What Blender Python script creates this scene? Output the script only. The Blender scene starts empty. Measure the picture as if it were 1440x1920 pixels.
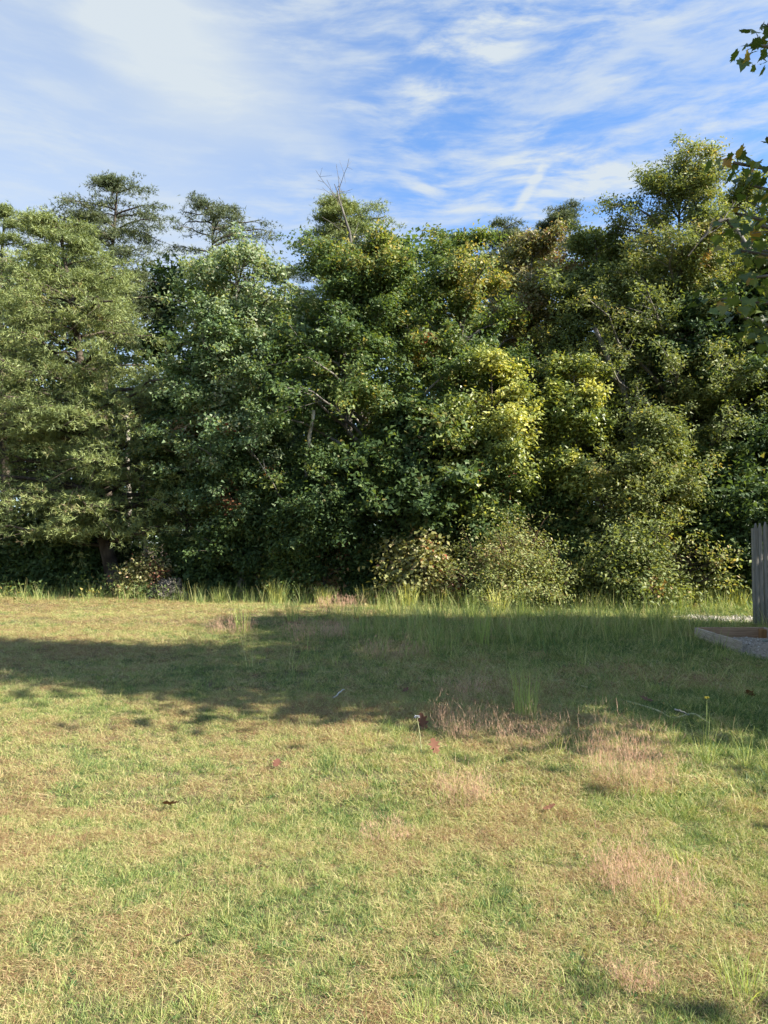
import bpy, math, random
import numpy as np
from mathutils import Vector, Matrix, Euler

SC = bpy.context.scene
COL = SC.collection
R = math.radians
random.seed(7)

# ------------------------------------------------------------------ camera
FPX, CX, CY, CAMH, PITCH = 1371.0, 720.0, 960.0, 1.5, math.atan(56 / 1371.0)
cam_d = bpy.data.cameras.new('camera')
cam_d.sensor_fit = 'VERTICAL'
cam_d.sensor_height = 36.0
cam_d.lens = FPX / 1920 * 36.0
cam_d.clip_start, cam_d.clip_end = 0.05, 3000
cam = bpy.data.objects.new('camera', cam_d)
cam.location = (0, 0, CAMH)
cam.rotation_euler = (math.pi / 2 + PITCH, 0, 0)
COL.objects.link(cam)
SC.camera = cam

# ------------------------------------------------------------------ sun, sky, exposure
SUN_EL, SUN_BACK = 38.0, 19.0            # elevation; degrees behind the picture plane, coming from the right
sdir = Vector((math.cos(R(SUN_EL)) * math.cos(R(SUN_BACK)), -math.cos(R(SUN_EL)) * math.sin(R(SUN_BACK)), math.sin(R(SUN_EL))))
sun_d = bpy.data.lights.new('sun', 'SUN')
sun_d.energy, sun_d.angle, sun_d.color = 5.0, R(0.53), (1.0, 0.93, 0.80)
sun = bpy.data.objects.new('sun', sun_d)
sun.rotation_euler = sdir.to_track_quat('Z', 'Y').to_euler()
sun.location = (20, -5, 30)
COL.objects.link(sun)

SC.view_settings.view_transform = 'Standard'
SC.view_settings.look = 'None'
SC.view_settings.gamma = 1.0
SC.view_settings.use_curve_mapping = False
SC.view_settings.exposure = 1.62
SC.render.engine = 'CYCLES'
SC.cycles.max_bounces = 8
SC.cycles.diffuse_bounces = 5
SC.cycles.glossy_bounces = 2
SC.cycles.transmission_bounces = 4
SC.cycles.transparent_max_bounces = 4
SC.cycles.caustics_reflective = False
SC.cycles.caustics_refractive = False


class NT:
    """small helper for node trees"""
    def __init__(s, tree):
        s.t = tree
        tree.nodes.clear()

    def n(s, typ, ins=None, **kw):
        nd = s.t.nodes.new(typ)
        for k, v in kw.items():
            setattr(nd, k, v)
        for k, v in (ins or {}).items():
            if isinstance(v, bpy.types.NodeSocket):
                s.t.links.new(v, nd.inputs[k])
            else:
                nd.inputs[k].default_value = v
        return nd

    def m(s, op, a, b=0.0, c=None, clamp=False):
        ins = {0: a, 1: b}
        if c is not None:
            ins[2] = c
        return s.n('ShaderNodeMath', ins, operation=op, use_clamp=clamp).outputs[0]

    def ramp(s, fac, stops, interp='LINEAR'):
        nd = s.n('ShaderNodeValToRGB', {0: fac})
        cr = nd.color_ramp
        cr.interpolation = interp
        while len(cr.elements) < len(stops):
            cr.elements.new(0.5)
        for e, (p, c) in zip(cr.elements, stops):
            e.position = p
            e.color = (c[0], c[1], c[2], 1) if not isinstance(c, float) else (c, c, c, 1)
        return nd.outputs[0]

    def mix(s, fac, a, b, blend='MIX'):
        nd = s.n('ShaderNodeMix', None, data_type='RGBA', blend_type=blend)
        for k, v in ((0, fac), (6, a), (7, b)):
            if isinstance(v, bpy.types.NodeSocket):
                s.t.links.new(v, nd.inputs[k])
            elif k == 0:
                nd.inputs[k].default_value = v
            else:
                nd.inputs[k].default_value = (v[0], v[1], v[2], 1)
        return nd.outputs[2]

    def smooth(s, v, lo, hi):
        return s.n('ShaderNodeMapRange', {0: v, 1: lo, 2: hi, 3: 0.0, 4: 1.0}, interpolation_type='SMOOTHSTEP').outputs[0]

    def noise(s, vec, scale, detail=4, rough=0.5, dist=0.0, out=0):
        return s.n('ShaderNodeTexNoise', {'Vector': vec, 'Scale': scale, 'Detail': detail, 'Roughness': rough, 'Distortion': dist}).outputs[out]

    def mapping(s, vec, rot=(0, 0, 0), scale=(1, 1, 1), loc=(0, 0, 0)):
        return s.n('ShaderNodeMapping', {'Vector': vec, 'Rotation': rot, 'Scale': scale, 'Location': loc}).outputs[0]


def P(px, py, d):
    """world point seen at source pixel (px, py) at depth d"""
    u, v = (px - CX) / FPX, (CY - py) / FPX
    fy, fz = math.cos(PITCH) - v * math.sin(PITCH), math.sin(PITCH) + v * math.cos(PITCH)
    s = d / fy
    return np.array((u * s, d, CAMH + fz * s))


def G(px, py):
    """ground point seen at source pixel"""
    v = (CY - py) / FPX
    fy, fz = math.cos(PITCH) - v * math.sin(PITCH), math.sin(PITCH) + v * math.cos(PITCH)
    s = -CAMH / fz
    return ((px - CX) / FPX * s, fy * s)


def pdir(px, py):
    p = P(px, py, 10.0) - np.array((0, 0, CAMH))
    return tuple(p / np.linalg.norm(p))


w = bpy.data.worlds.new('World')
SC.world = w
w.use_nodes = True
nt = NT(w.node_tree)
sky = nt.n('ShaderNodeTexSky', None, sky_type='NISHITA', sun_disc=False, sun_elevation=R(SUN_EL),
           sun_rotation=math.atan2(sdir.x, sdir.y), air_density=1.0, dust_density=0.3, ozone_density=2.0)
tc = nt.n('ShaderNodeTexCoord').outputs['Generated']
dx = nt.n('ShaderNodeSeparateXYZ', {0: tc}).outputs
def blob(px, py, inner, outer):
    dot = nt.n('ShaderNodeVectorMath', {0: tc, 1: pdir(px, py)}, operation='DOT_PRODUCT').outputs['Value']
    return nt.smooth(dot, math.cos(R(outer)), math.cos(R(inner)))
def band(p0, p1, w_in, w_out, warp=None):
    """soft great-circle streak of cloud between two directions: closeness to the plane through both"""
    a, b = Vector(pdir(*p0)), Vector(pdir(*p1))
    nrm = a.cross(b).normalized()
    v = tc if warp is None else warp
    d = nt.m('ABSOLUTE', nt.n('ShaderNodeVectorMath', {0: v, 1: tuple(nrm)}, operation='DOT_PRODUCT').outputs['Value'])
    mid = (a + b).normalized()
    half = a.angle(b) / 2
    along = nt.n('ShaderNodeVectorMath', {0: v, 1: tuple(mid)}, operation='DOT_PRODUCT').outputs['Value']
    return nt.m('MULTIPLY', nt.m('SUBTRACT', 1.0, nt.smooth(d, w_in, w_out)), nt.smooth(along, math.cos(half * 1.25), math.cos(half * 0.7)))
wn = nt.n('ShaderNodeTexNoise', {'Vector': tc, 'Scale': 3.0, 'Detail': 3.0}).outputs['Color']
wv = nt.n('ShaderNodeVectorMath', {0: nt.n('ShaderNodeVectorMath', {0: wn, 1: (0.5, 0.5, 0.5)}, operation='SUBTRACT').outputs[0], 3: 0.07}, operation='SCALE').outputs[0]
warped = nt.n('ShaderNodeVectorMath', {0: nt.n('ShaderNodeVectorMath', {0: tc, 1: wv}, operation='ADD').outputs[0]}, operation='NORMALIZE').outputs[0]
# thin cirrus fibres (right) and smooth veil (left)
fib1 = nt.noise(nt.mapping(warped, (0, R(-24), 0), (3.6, 3.2, 17.0)), 2.3, 10, 0.62, 0.25)
fib2 = nt.noise(nt.mapping(warped, (0, R(14), 0), (5.0, 3.4, 30.0), (3.1, 0, 1.7)), 2.2, 9, 0.6, 0.2)
big = nt.noise(nt.mapping(tc, (0, R(-18), 0), (1.6, 1.5, 4.2), (0.7, 0.2, 0.35)), 2.0, 4, 0.5, 0.4)
veil = nt.noise(nt.mapping(tc, (0, R(-28), 0), (1.2, 1.2, 4.5), (5.3, 1.0, 2.2)), 1.8, 3, 0.45, 0.3)
leftness = nt.smooth(dx[0], 0.10, -0.28)
fibres = nt.smooth(nt.m('ADD', nt.m('MULTIPLY', fib1, 0.62), nt.m('MULTIPLY', fib2, 0.38)), 0.40, 0.68)
cover = nt.smooth(nt.m('ADD', big, nt.m('MULTIPLY', leftness, 0.10)), 0.36, 0.60)
rightc = nt.m('MULTIPLY', fibres, nt.m('MULTIPLY_ADD', cover, 0.65, 0.30))
leftc = nt.m('MULTIPLY_ADD', nt.smooth(veil, 0.35, 0.65), 0.32, 0.30)
arc = nt.m('MAXIMUM', band((150, -60), (470, 180), 0.01, 0.10, warped), band((330, 100), (640, 265), 0.01, 0.085, warped))
leftc = nt.m('MULTIPLY_ADD', arc, 0.46, leftc)
leftc = nt.m('MULTIPLY_ADD', fibres, 0.05, leftc)
low = nt.m('MULTIPLY', nt.smooth(dx[2], 0.46, 0.28), 0.17)
cl = nt.m('ADD', nt.m('ADD', nt.m('MULTIPLY', leftness, leftc), nt.m('MULTIPLY', nt.m('SUBTRACT', 1.0, nt.m('MULTIPLY', leftness, 0.75)), rightc)), low)
streak = nt.m('MULTIPLY', band((968, 392), (1020, 312), 0.001, 0.009, nt.n('ShaderNodeVectorMath', {0: nt.n('ShaderNodeVectorMath', {0: tc, 1: nt.n('ShaderNodeVectorMath', {0: wv, 3: 0.15}, operation='SCALE').outputs[0]}, operation='ADD').outputs[0]}, operation='NORMALIZE').outputs[0]), 0.55)
cl = nt.m('ADD', cl, streak)
wisp = nt.m('MULTIPLY', nt.m('MAXIMUM', blob(1080, 110, 3, 14), blob(1290, 60, 2, 10)), nt.smooth(fib1, 0.3, 0.62))
cl = nt.m('MULTIPLY_ADD', wisp, 0.42, cl, clamp=True)
cl = nt.m('MULTIPLY', cl, 0.92)
skyc = nt.mix(1.0, sky.outputs[0], (0.62, 0.80, 0.98), 'MULTIPLY')
cloud_col = (2.45, 2.68, 2.80)
bg = nt.n('ShaderNodeBackground', {0: nt.mix(cl, skyc, cloud_col), 1: 0.10})
nt.n('ShaderNodeOutputWorld', {0: bg.outputs[0]})


# ------------------------------------------------------------------ generic helpers
def setp(o, label=None, cat=None, group=None, kind=None):
    if label: o['label'] = label
    if cat: o['category'] = cat
    if group: o['group'] = group
    if kind: o['kind'] = kind
    return o


def empty(name, loc, label, cat, group=None):
    o = bpy.data.objects.new(name, None)
    o.empty_display_size = 0.1
    o.location = loc
    COL.objects.link(o)
    return setp(o, label, cat, group)


def mesh_np(name, v, f, tint=None):
    """v (n,3), f (m,3) numpy -> mesh"""
    me = bpy.data.meshes.new(name)
    v = np.ascontiguousarray(v, np.float32)
    f = np.ascontiguousarray(f, np.int32)
    me.vertices.add(len(v))
    me.vertices.foreach_set('co', v.ravel())
    me.loops.add(f.size)
    me.loops.foreach_set('vertex_index', f.ravel())
    me.polygons.add(len(f))
    me.polygons.foreach_set('loop_start', np.arange(0, f.size, 3, dtype=np.int32))
    me.update(calc_edges=True)
    if tint is not None:
        a = me.attributes.new('tint', 'FLOAT', 'POINT')
        a.data.foreach_set('value', np.ascontiguousarray(tint, np.float32))
    return me


def obj(name, me, mat=None, parent=None, loc=None, smooth=False, **kw):
    o = bpy.data.objects.new(name, me)
    COL.objects.link(o)
    if mat is not None:
        me.materials.clear()
        me.materials.append(mat)
    if parent is not None:
        o.parent = parent
    if loc is not None:
        o.location = loc
    if smooth:
        me.polygons.foreach_set('use_smooth', np.ones(len(me.polygons), bool))
    return setp(o, **kw)


def unit(a):
    return a / np.maximum(np.linalg.norm(a, axis=-1, keepdims=True), 1e-9)


def tubes(pts, rad, sides):
    """pts (B,K,3), rad (B,K) -> verts, tris"""
    B, K, _ = pts.shape
    t = np.empty_like(pts)
    t[:, 1:-1] = pts[:, 2:] - pts[:, :-2]
    t[:, 0] = pts[:, 1] - pts[:, 0]
    t[:, -1] = pts[:, -1] - pts[:, -2]
    t = unit(t)
    ref = np.where(np.abs(t[:, :1, 2:3]) > 0.8, np.array((1.0, 0, 0)), np.array((0, 0, 1.0)))
    ref = np.broadcast_to(ref, t.shape)
    a = unit(np.cross(t, ref))
    b = np.cross(t, a)
    ang = np.arange(sides) * 2 * np.pi / sides
    v = pts[:, :, None] + rad[:, :, None, None] * (a[:, :, None] * np.cos(ang)[None, None, :, None] + b[:, :, None] * np.sin(ang)[None, None, :, None])
    idx = np.arange(B * K * sides).reshape(B, K, sides)
    i0, i1 = idx[:, :-1], idx[:, 1:]
    j0, j1 = np.roll(i0, -1, 2), np.roll(i1, -1, 2)
    f = np.concatenate([np.stack([i0, j0, j1], -1).reshape(-1, 3), np.stack([i0, j1, i1], -1).reshape(-1, 3)])
    return v.reshape(-1, 3), f


def join(parts):
    vs, fs, ts, o = [], [], [], 0
    for p in parts:
        vs.append(p[0]); fs.append(p[1] + o); o += len(p[0])
        ts.append(p[2] if len(p) > 2 else np.full(len(p[0]), 0.5))
    return np.concatenate(vs), np.concatenate(fs), np.concatenate(ts)


def leaf_tris(rg, pos, d, nrm, L, W, tint):
    d = unit(d)
    side = unit(np.cross(nrm, d)) * (W * 0.5)[:, None]
    v = np.stack([pos - side, pos + side, pos + d * L[:, None]], 1)
    return v.reshape(-1, 3), np.arange(len(pos) * 3).reshape(-1, 3), np.repeat(tint, 3)


def leaf_quads(rg, pos, d, nrm, L, W, tint, fold=0.12, droop=0.15):
    d = unit(d)
    side = unit(np.cross(nrm, d))
    n = np.cross(d, side)
    L, W = L[:, None], W[:, None]
    v = np.stack([pos,
                  pos + d * L * 0.45 - side * W * 0.5 + n * W * fold,
                  pos + d * L - n * L * droop,
                  pos + d * L * 0.45 + side * W * 0.5 + n * W * fold], 1)
    N = len(pos)
    b = np.arange(N)[:, None] * 4
    f = np.stack([b + np.array([0, 2, 1]), b + np.array([0, 3, 2])], 1).reshape(-1, 3)
    return v.reshape(-1, 3), f, np.repeat(tint, 4)


_LAT = np.random.default_rng(99).random((64, 64))
def vnoise(x, y, s=1.0, seed=0):
    x, y = np.asarray(x) * s + seed * 7.31, np.asarray(y) * s + seed * 3.77
    xi, yi = np.floor(x).astype(int), np.floor(y).astype(int)
    fx, fy = x - xi, y - yi
    fx, fy = fx * fx * (3 - 2 * fx), fy * fy * (3 - 2 * fy)
    g = lambda a, b: _LAT[a % 64, b % 64]
    return (g(xi, yi) * (1 - fx) + g(xi + 1, yi) * fx) * (1 - fy) + (g(xi, yi + 1) * (1 - fx) + g(xi + 1, yi + 1) * fx) * fy


def gz(x, y):
    x, y = np.asarray(x, float), np.asarray(y, float)
    k = np.clip((70 - np.hypot(x, y)) / 40, 0, 1)
    return k * ((vnoise(x, y, 0.45, 1) - 0.5) * 0.10 + (vnoise(x, y, 1.3, 2) - 0.5) * 0.04)


# ------------------------------------------------------------------ materials
def leaf_mat(name, stops, trans=0.40, rough=0.45, spec=0.35, attr='tint', tr_tint=(1.25, 1.15, 0.45), gain=1.6):
    m = bpy.data.materials.new(name)
    m.use_nodes = True
    t = NT(m.node_tree)
    if attr == 'random':
        fac = t.n('ShaderNodeObjectInfo').outputs['Random']
    else:
        fac = t.n('ShaderNodeAttribute', None, attribute_name=attr, attribute_type='GEOMETRY').outputs['Fac']
    col = t.ramp(fac, [(p_, (c[0] * gain * 1.08, c[1] * gain, c[2] * gain * 1.12)) for p_, c in stops])
    pb = t.n('ShaderNodeBsdfPrincipled', {'Base Color': col, 'Roughness': rough, 'Specular IOR Level': spec})
    tr = t.n('ShaderNodeBsdfTranslucent', {0: t.mix(1.0, col, tr_tint, 'MULTIPLY')})
    mx = t.n('ShaderNodeMixShader', {0: trans, 1: pb.outputs[0], 2: tr.outputs[0]})
    t.n('ShaderNodeOutputMaterial', {0: mx.outputs[0]})
    return m


def bark_mat(name, c0, c1, scale=14.0):
    m = bpy.data.materials.new(name)
    m.use_nodes = True
    t = NT(m.node_tree)
    p = t.n('ShaderNodeTexCoord').outputs['Object']
    n = t.noise(t.mapping(p, scale=(1, 1, 0.22)), scale, 6, 0.65)
    n2 = t.noise(p, 2.0, 3)
    col = t.mix(t.smooth(n2, 0.35, 0.7), t.ramp(n, [(0.35, c0), (0.65, c1)]), tuple(0.6 * a for a in c0))
    bp = t.n('ShaderNodeBump', {'Height': n, 'Strength': 0.7, 'Distance': 0.02})
    pb = t.n('ShaderNodeBsdfPrincipled', {'Base Color': col, 'Roughness': 0.9, 'Normal': bp.outputs[0], 'Specular IOR Level': 0.2})
    t.n('ShaderNodeOutputMaterial', {0: pb.outputs[0]})
    return m


BARK = bark_mat('bark_brown', (0.055, 0.042, 0.032), (0.14, 0.115, 0.09))
BARK_G = bark_mat('bark_grey', (0.12, 0.11, 0.095), (0.26, 0.24, 0.21))
BARK_P = bark_mat('bark_pale', (0.38, 0.35, 0.29), (0.62, 0.58, 0.50), 8)
BARK_R = bark_mat('bark_reddish', (0.07, 0.042, 0.03), (0.17, 0.10, 0.07))
L_PINE = leaf_mat('needles', [(0.0, (0.064, 0.092, 0.036)), (0.5, (0.126, 0.168, 0.056)), (0.85, (0.185, 0.228, 0.08)), (1.0, (0.16, 0.13, 0.07))], 0.25, 0.5, 0.3)
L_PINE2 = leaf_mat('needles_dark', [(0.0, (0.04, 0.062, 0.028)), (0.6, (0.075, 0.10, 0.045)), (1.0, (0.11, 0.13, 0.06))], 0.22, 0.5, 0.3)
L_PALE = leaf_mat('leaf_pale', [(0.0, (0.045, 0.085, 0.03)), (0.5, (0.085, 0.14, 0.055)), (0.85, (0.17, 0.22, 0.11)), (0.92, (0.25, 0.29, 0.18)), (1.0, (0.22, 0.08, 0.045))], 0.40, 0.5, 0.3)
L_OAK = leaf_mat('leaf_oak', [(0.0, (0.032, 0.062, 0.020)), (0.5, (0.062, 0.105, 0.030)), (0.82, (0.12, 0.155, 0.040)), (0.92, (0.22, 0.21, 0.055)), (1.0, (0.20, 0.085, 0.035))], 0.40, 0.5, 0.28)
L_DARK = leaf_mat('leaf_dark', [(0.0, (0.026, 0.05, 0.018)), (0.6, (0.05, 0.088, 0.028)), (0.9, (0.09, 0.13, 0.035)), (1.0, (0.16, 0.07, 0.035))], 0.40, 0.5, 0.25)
L_RUST = leaf_mat('leaf_rusty', [(0.0, (0.07, 0.095, 0.03)), (0.4, (0.115, 0.135, 0.045)), (0.75, (0.165, 0.15, 0.065)), (1.0, (0.19, 0.11, 0.06))], 0.30, 0.45, 0.4)
L_OLIVE = leaf_mat('leaf_olive', [(0.0, (0.055, 0.085, 0.025)), (0.5, (0.105, 0.14, 0.042)), (0.85, (0.17, 0.195, 0.07)), (0.93, (0.24, 0.21, 0.07)), (1.0, (0.28, 0.12, 0.05))], 0.40, 0.5, 0.25)
L_YEL = leaf_mat('leaf_yellowing', [(0.0, (0.06, 0.10, 0.028)), (0.4, (0.14, 0.18, 0.042)), (0.7, (0.27, 0.30, 0.075)), (1.0, (0.40, 0.38, 0.09))], 0.36, 0.4, 0.4)
L_BUSH = leaf_mat('leaf_bush', [(0.0, (0.06, 0.095, 0.03)), (0.5, (0.125, 0.16, 0.05)), (0.8, (0.18, 0.205, 0.075)), (0.92, (0.24, 0.22, 0.09)), (1.0, (0.24, 0.11, 0.06))], 0.40, 0.5, 0.25)
L_VINE = leaf_mat('leaf_vine', [(0.0, (0.09, 0.10, 0.03)), (0.35, (0.125, 0.145, 0.045)), (0.6, (0.20, 0.19, 0.08)), (0.8, (0.19, 0.10, 0.055)), (1.0, (0.30, 0.06, 0.04))], 0.30, 0.45, 0.4)
L_MAPLE = leaf_mat('leaf_maple', [(0.0, (0.035, 0.06, 0.02)), (0.6, (0.06, 0.10, 0.024)), (0.9, (0.10, 0.125, 0.03)), (1.0, (0.20, 0.13, 0.03))], 0.42, 0.4, 0.4, tr_tint=(1.6, 1.45, 0.4))
L_MAPLE_O = leaf_mat('leaf_maple_single', [(0.0, (0.035, 0.06, 0.02)), (0.6, (0.06, 0.10, 0.024)), (0.9, (0.10, 0.125, 0.03)), (1.0, (0.22, 0.13, 0.03))], 0.42, 0.4, 0.4, 'random', (1.6, 1.45, 0.4))
L_GRASS = leaf_mat('grass_green', [(0.0, (0.10, 0.16, 0.045)), (0.5, (0.19, 0.25, 0.075)), (1.0, (0.34, 0.36, 0.13))], 0.35, 0.5, 0.3)
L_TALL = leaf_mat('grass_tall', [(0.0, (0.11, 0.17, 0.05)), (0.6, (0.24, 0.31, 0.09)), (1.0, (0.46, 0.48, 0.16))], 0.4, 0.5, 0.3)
L_PINK = leaf_mat('grass_pink', [(0.0, (0.17, 0.19, 0.08)), (0.35, (0.33, 0.27, 0.15)), (0.7, (0.33, 0.215, 0.145)), (1.0, (0.44, 0.33, 0.20))], 0.35, 0.6, 0.2, tr_tint=(1.1, 0.95, 0.8))
L_DEAD = leaf_mat('dead_leaf', [(0.0, (0.07, 0.034, 0.02)), (1.0, (0.11, 0.055, 0.03))], 0.15, 0.6, 0.2, 'random')


# ------------------------------------------------------------------ tree generator
def profile(kind):
    return {
        'round': [(0, .45), (.15, .75), (.4, 1.0), (.65, .95), (.85, .68), (.95, .42), (1, .18)],
        'tall': [(0, .6), (.2, .9), (.5, 1.0), (.75, .92), (.9, .74), (.97, .5), (1, .25)],
        'pine': [(0, .75), (.15, 1.0), (.35, .95), (.6, .75), (.8, .5), (.92, .33), (1, .12)],
        'flat': [(0, .5), (.3, .8), (.6, 1.0), (.85, .9), (1, .55)],
        'dome': [(0, .95), (.3, 1.0), (.6, .85), (.85, .55), (1, .2)],
    }[kind]


N_TREE = 0
def tree(name, label, px, d, top, hw, bot, prof='round', leaf=L_OAK, bark=BARK, cat='tree', group=None, base_px=None,
         n1=40, n2=7, nleaf=26, size=0.10, aspect=0.6, sigma=0.20, trunk_r=0.12, needle=False, rise=0.6, sparse=1.0,
         patches=(), depth=0.85, front=0.35, tmean=0.45, shrub=False, seed=None, lod=1.0, off=None, world=None, cull=None, extra_tips=None,
         crown_name='crown', up=0.4, twigs=True, tri=False, ext=1.0, limb=0.018):
    """px..bot are source pixels at depth d: crown centre, top, half width, crown bottom; base_px: where the trunk stands"""
    global N_TREE
    N_TREE += 1
    rg = np.random.default_rng(1000 + N_TREE if seed is None else seed)
    if world is None:
        cx = (px - CX) / FPX * d
        H, zb, rad = P(px, top, d)[2], max(0.05, P(px, bot, d)[2]), hw / FPX * d
        bx = cx if base_px is None else (base_px - CX) / FPX * d
        by = d
    else:
        bx, by, cx, H, zb, rad = world
    z0 = float(gz(bx, by)) - 0.04
    root = empty(name, (bx, by, z0), label, cat, group)
    lean = np.array((cx - bx, 0.0 if off is None else off, 0.0))
    ph = rg.random(6) * 6.28
    def axis(z):
        t = np.clip(z / H, 0, 1)[..., None]
        wob = 0.012 * H * np.concatenate([np.sin(5 * t + ph[0]) - math.sin(ph[0]), np.sin(4 * t + ph[1]) - math.sin(ph[1]), 0 * t], -1)
        return lean * t ** 0.8 + wob + np.concatenate([0 * t, 0 * t, t * H], -1)
    pr = np.array(profile(prof))
    # primary limb tips
    tt = rg.random(n1 * 6)
    keep = rg.random(n1 * 6) < np.interp(tt, pr[:, 0], pr[:, 1]) ** 0.8
    tt = tt[keep][:n1]
    tt[:2] = (0.93, 0.97)
    n1 = len(tt)
    az = (np.arange(n1) * 2.39996 + rg.normal(0, 0.4, n1))
    if front > 0:
        flip = (np.sin(az) > 0) & (rg.random(n1) < front)
        az = np.where(flip, -az, az)
    lump = 0.9 + 0.13 * np.sin(2 * az + ph[2] + 3 * tt) + 0.11 * np.sin(3 * az + ph[3] - 9 * tt)
    rr = rad * np.interp(tt, pr[:, 0], pr[:, 1]) * lump * (0.42 + 0.62 * rg.random(n1) ** 0.75)
    zt = zb + (H - zb) * tt
    tip = axis(zt) + np.stack([np.cos(az) * rr, np.sin(az) * rr * depth, np.zeros(n1)], -1)
    if shrub:
        zs = rg.random(n1) * 0.15 * H
        st = axis(zs) + rg.normal(0, 0.12 * rad, (n1, 3)) * (1, 1, 0)
    else:
        zs = np.clip(zt - rr * rise * (0.7 + 0.6 * rg.random(n1)), max(0.12 * H, zb * 0.75), H * 0.97)
        st = axis(zs)
    if extra_tips is not None:
        et = np.array(extra_tips) - np.array((bx, by, z0))
        tip = np.concatenate([tip, et])
        ez = np.clip(et[:, 2] - np.hypot(et[:, 0], et[:, 1]) * 0.35, 0.8, H * 0.9)
        st = np.concatenate([st, axis(ez)])
        n1 = len(tip)
    mid = st * 0.5 + tip * 0.5 + np.array((0, 0, 1.0)) * (np.linalg.norm(tip - st, axis=1) * (0.10 if not needle else 0.12))[:, None] + rg.normal(0, 0.06, (n1, 3)) * np.linalg.norm(tip - st, axis=1)[:, None]
    u = np.linspace(0, 1, 7)[None, :, None]
    prim = (1 - u) ** 2 * st[:, None] + 2 * u * (1 - u) * mid[:, None] + u ** 2 * tip[:, None]
    ln1 = np.linalg.norm(tip - st, axis=1)
    prim[:, 1:-1] += rg.normal(0, 0.018, prim[:, 1:-1].shape) * ln1[:, None, None]
    # secondary limbs
    s = np.clip(0.25 + 0.75 * (np.arange(n2)[None, :] + rg.random((n1, n2))) / n2, 0, 1)
    k = np.minimum((s * 6).astype(int), 5)
    fr = (s * 6 - k)[..., None]
    ii = np.arange(n1)[:, None]
    p0 = prim[ii, k] * (1 - fr) + prim[ii, k + 1] * fr
    tan = unit(prim[ii, k + 1] - prim[ii, k])
    rn = rg.normal(0, 1, (n1, n2, 3)) * ((1, 1, 0.22) if needle else (1, 1, 0.7))
    dirn = unit(tan * 0.7 + unit(rn) * 0.9 + np.array((0, 0, up)))
    ln2 = np.clip(ln1[:, None] * (0.16 + 0.75 * rg.random((n1, n2)) ** 2.4) * (1.15 - 0.6 * s), 0.12, 1.7) + 0.10
    if extra_tips is not None:
        ln2[-len(extra_tips):] *= ext
    u4 = np.linspace(0, 1, 4)[None, None, :, None]
    droopv = np.array((0, 0, -1.0)) * (ln2[..., None] * (0.22 if not needle else 0.34))
    sec = p0[:, :, None] + dirn[:, :, None] * (ln2[..., None, None] * u4) + droopv[:, :, None] * u4 ** 2 + rg.normal(0, 0.03, (n1, n2, 4, 3)) * u4 * ln2[..., None, None]
    sec = sec.reshape(-1, 4, 3)
    sd = unit(sec[:, 3] - sec[:, 1])
    # wood
    zk = np.linspace(0, H * 0.98, 14)
    tp = axis(zk)[None]
    tr = (trunk_r * (1 - 0.93 * (zk / H)) ** 0.9 + 0.006)[None]
    tr[:, 0] *= 1.5
    parts = []
    if not shrub:
        parts.append(tubes(tp, tr, 9))
    rb = np.clip(limb * ln1 + 0.006, 0.008, trunk_r * 0.5)
    parts.append(tubes(prim, rb[:, None] * np.linspace(1, 0.25, 7)[None] + 0.003, 5))
    if twigs:
        tws = sec
        if cull is not None:
            kp = ~cull(sec[:, 3] + np.array((bx, by, z0)))
            kp[-(len(extra_tips) * n2):] = True
            tws = sec[kp]
        parts.append(tubes(tws[:, [0, 2, 3]], np.broadcast_to(np.array((0.009, 0.005, 0.003))[None], (len(tws), 3)), 3))
    if parts:
        v, f, _ = join(parts)
        obj('stems' if shrub else 'trunk', mesh_np(name + '_wood', v, f), bark, root, smooth=True)
    # foliage
    cen = np.concatenate([sec[:, 1] * 0.7 + sec[:, 2] * 0.3, sec[:, 2] * 0.6 + sec[:, 3] * 0.4, sec[:, 3]])
    cd = np.concatenate([sd, sd, sd])
    gapn = np.sin(cen[:, 0] * 2.3 + ph[0] * 3) * np.sin(cen[:, 1] * 2.1 + ph[1] * 3) + 0.8 * np.sin(cen[:, 2] * 2.6 + ph[2] * 3 + cen[:, 0])
    kp = (gapn > -0.75) | (rg.random(len(cen)) < 0.25)
    cen, cd = cen[kp], cd[kp]
    if sparse < 1:
        kp = rg.random(len(cen)) < sparse
        cen, cd = cen[kp], cd[kp]
    if cull is not None:
        kp = ~cull(cen + np.array((bx, by, z0)))
        cen, cd = cen[kp], cd[kp]
    ctint = tmean + 0.13 * rg.normal(0, 1, len(cen)) + 0.12 * np.sin(cen[:, 0] * 1.7 + ph[4]) * np.sin(cen[:, 2] * 1.3 + ph[5])
    pv = None
    for (ppx, ppy, prad, val) in patches:
        pc = P(ppx, ppy, d) - np.array((bx, by, z0))
        dist = np.hypot(cen[:, 0] - pc[0], cen[:, 2] - pc[2])
        ctint = np.where((dist < prad) & (rg.random(len(cen)) < 0.8), val, ctint)
    N = int(nleaf * lod)
    ci = np.repeat(np.arange(len(cen)), N)
    n = len(ci)
    if needle:
        pos = cen[ci] + rg.normal(0, 1, (n, 3)) * np.array((sigma, sigma, sigma * 0.32))
        nk = 5
        pos = np.repeat(pos, nk, 0)
        dd = unit(np.repeat(cd[ci] * 0.7, nk, 0) + np.array((0, 0, 0.35)) + rg.normal(0, 0.75, (n * nk, 3)))
        L = size * (0.7 + 0.6 * rg.random(n * nk))
        sidev = unit(np.cross(dd, rg.normal(0, 1, dd.shape))) * (aspect * L[:, None] * 0.5)
        v = np.stack([pos - sidev, pos + sidev, pos + dd * L[:, None]], 1).reshape(-1, 3)
        f = np.arange(n * nk * 3).reshape(-1, 3)
        tn = np.repeat(np.clip(ctint[ci] + rg.normal(0, 0.13, n), 0, 0.99), nk * 3)
    else:
        out = unit(cen[ci] - axis(cen[ci][:, 2]))
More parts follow.
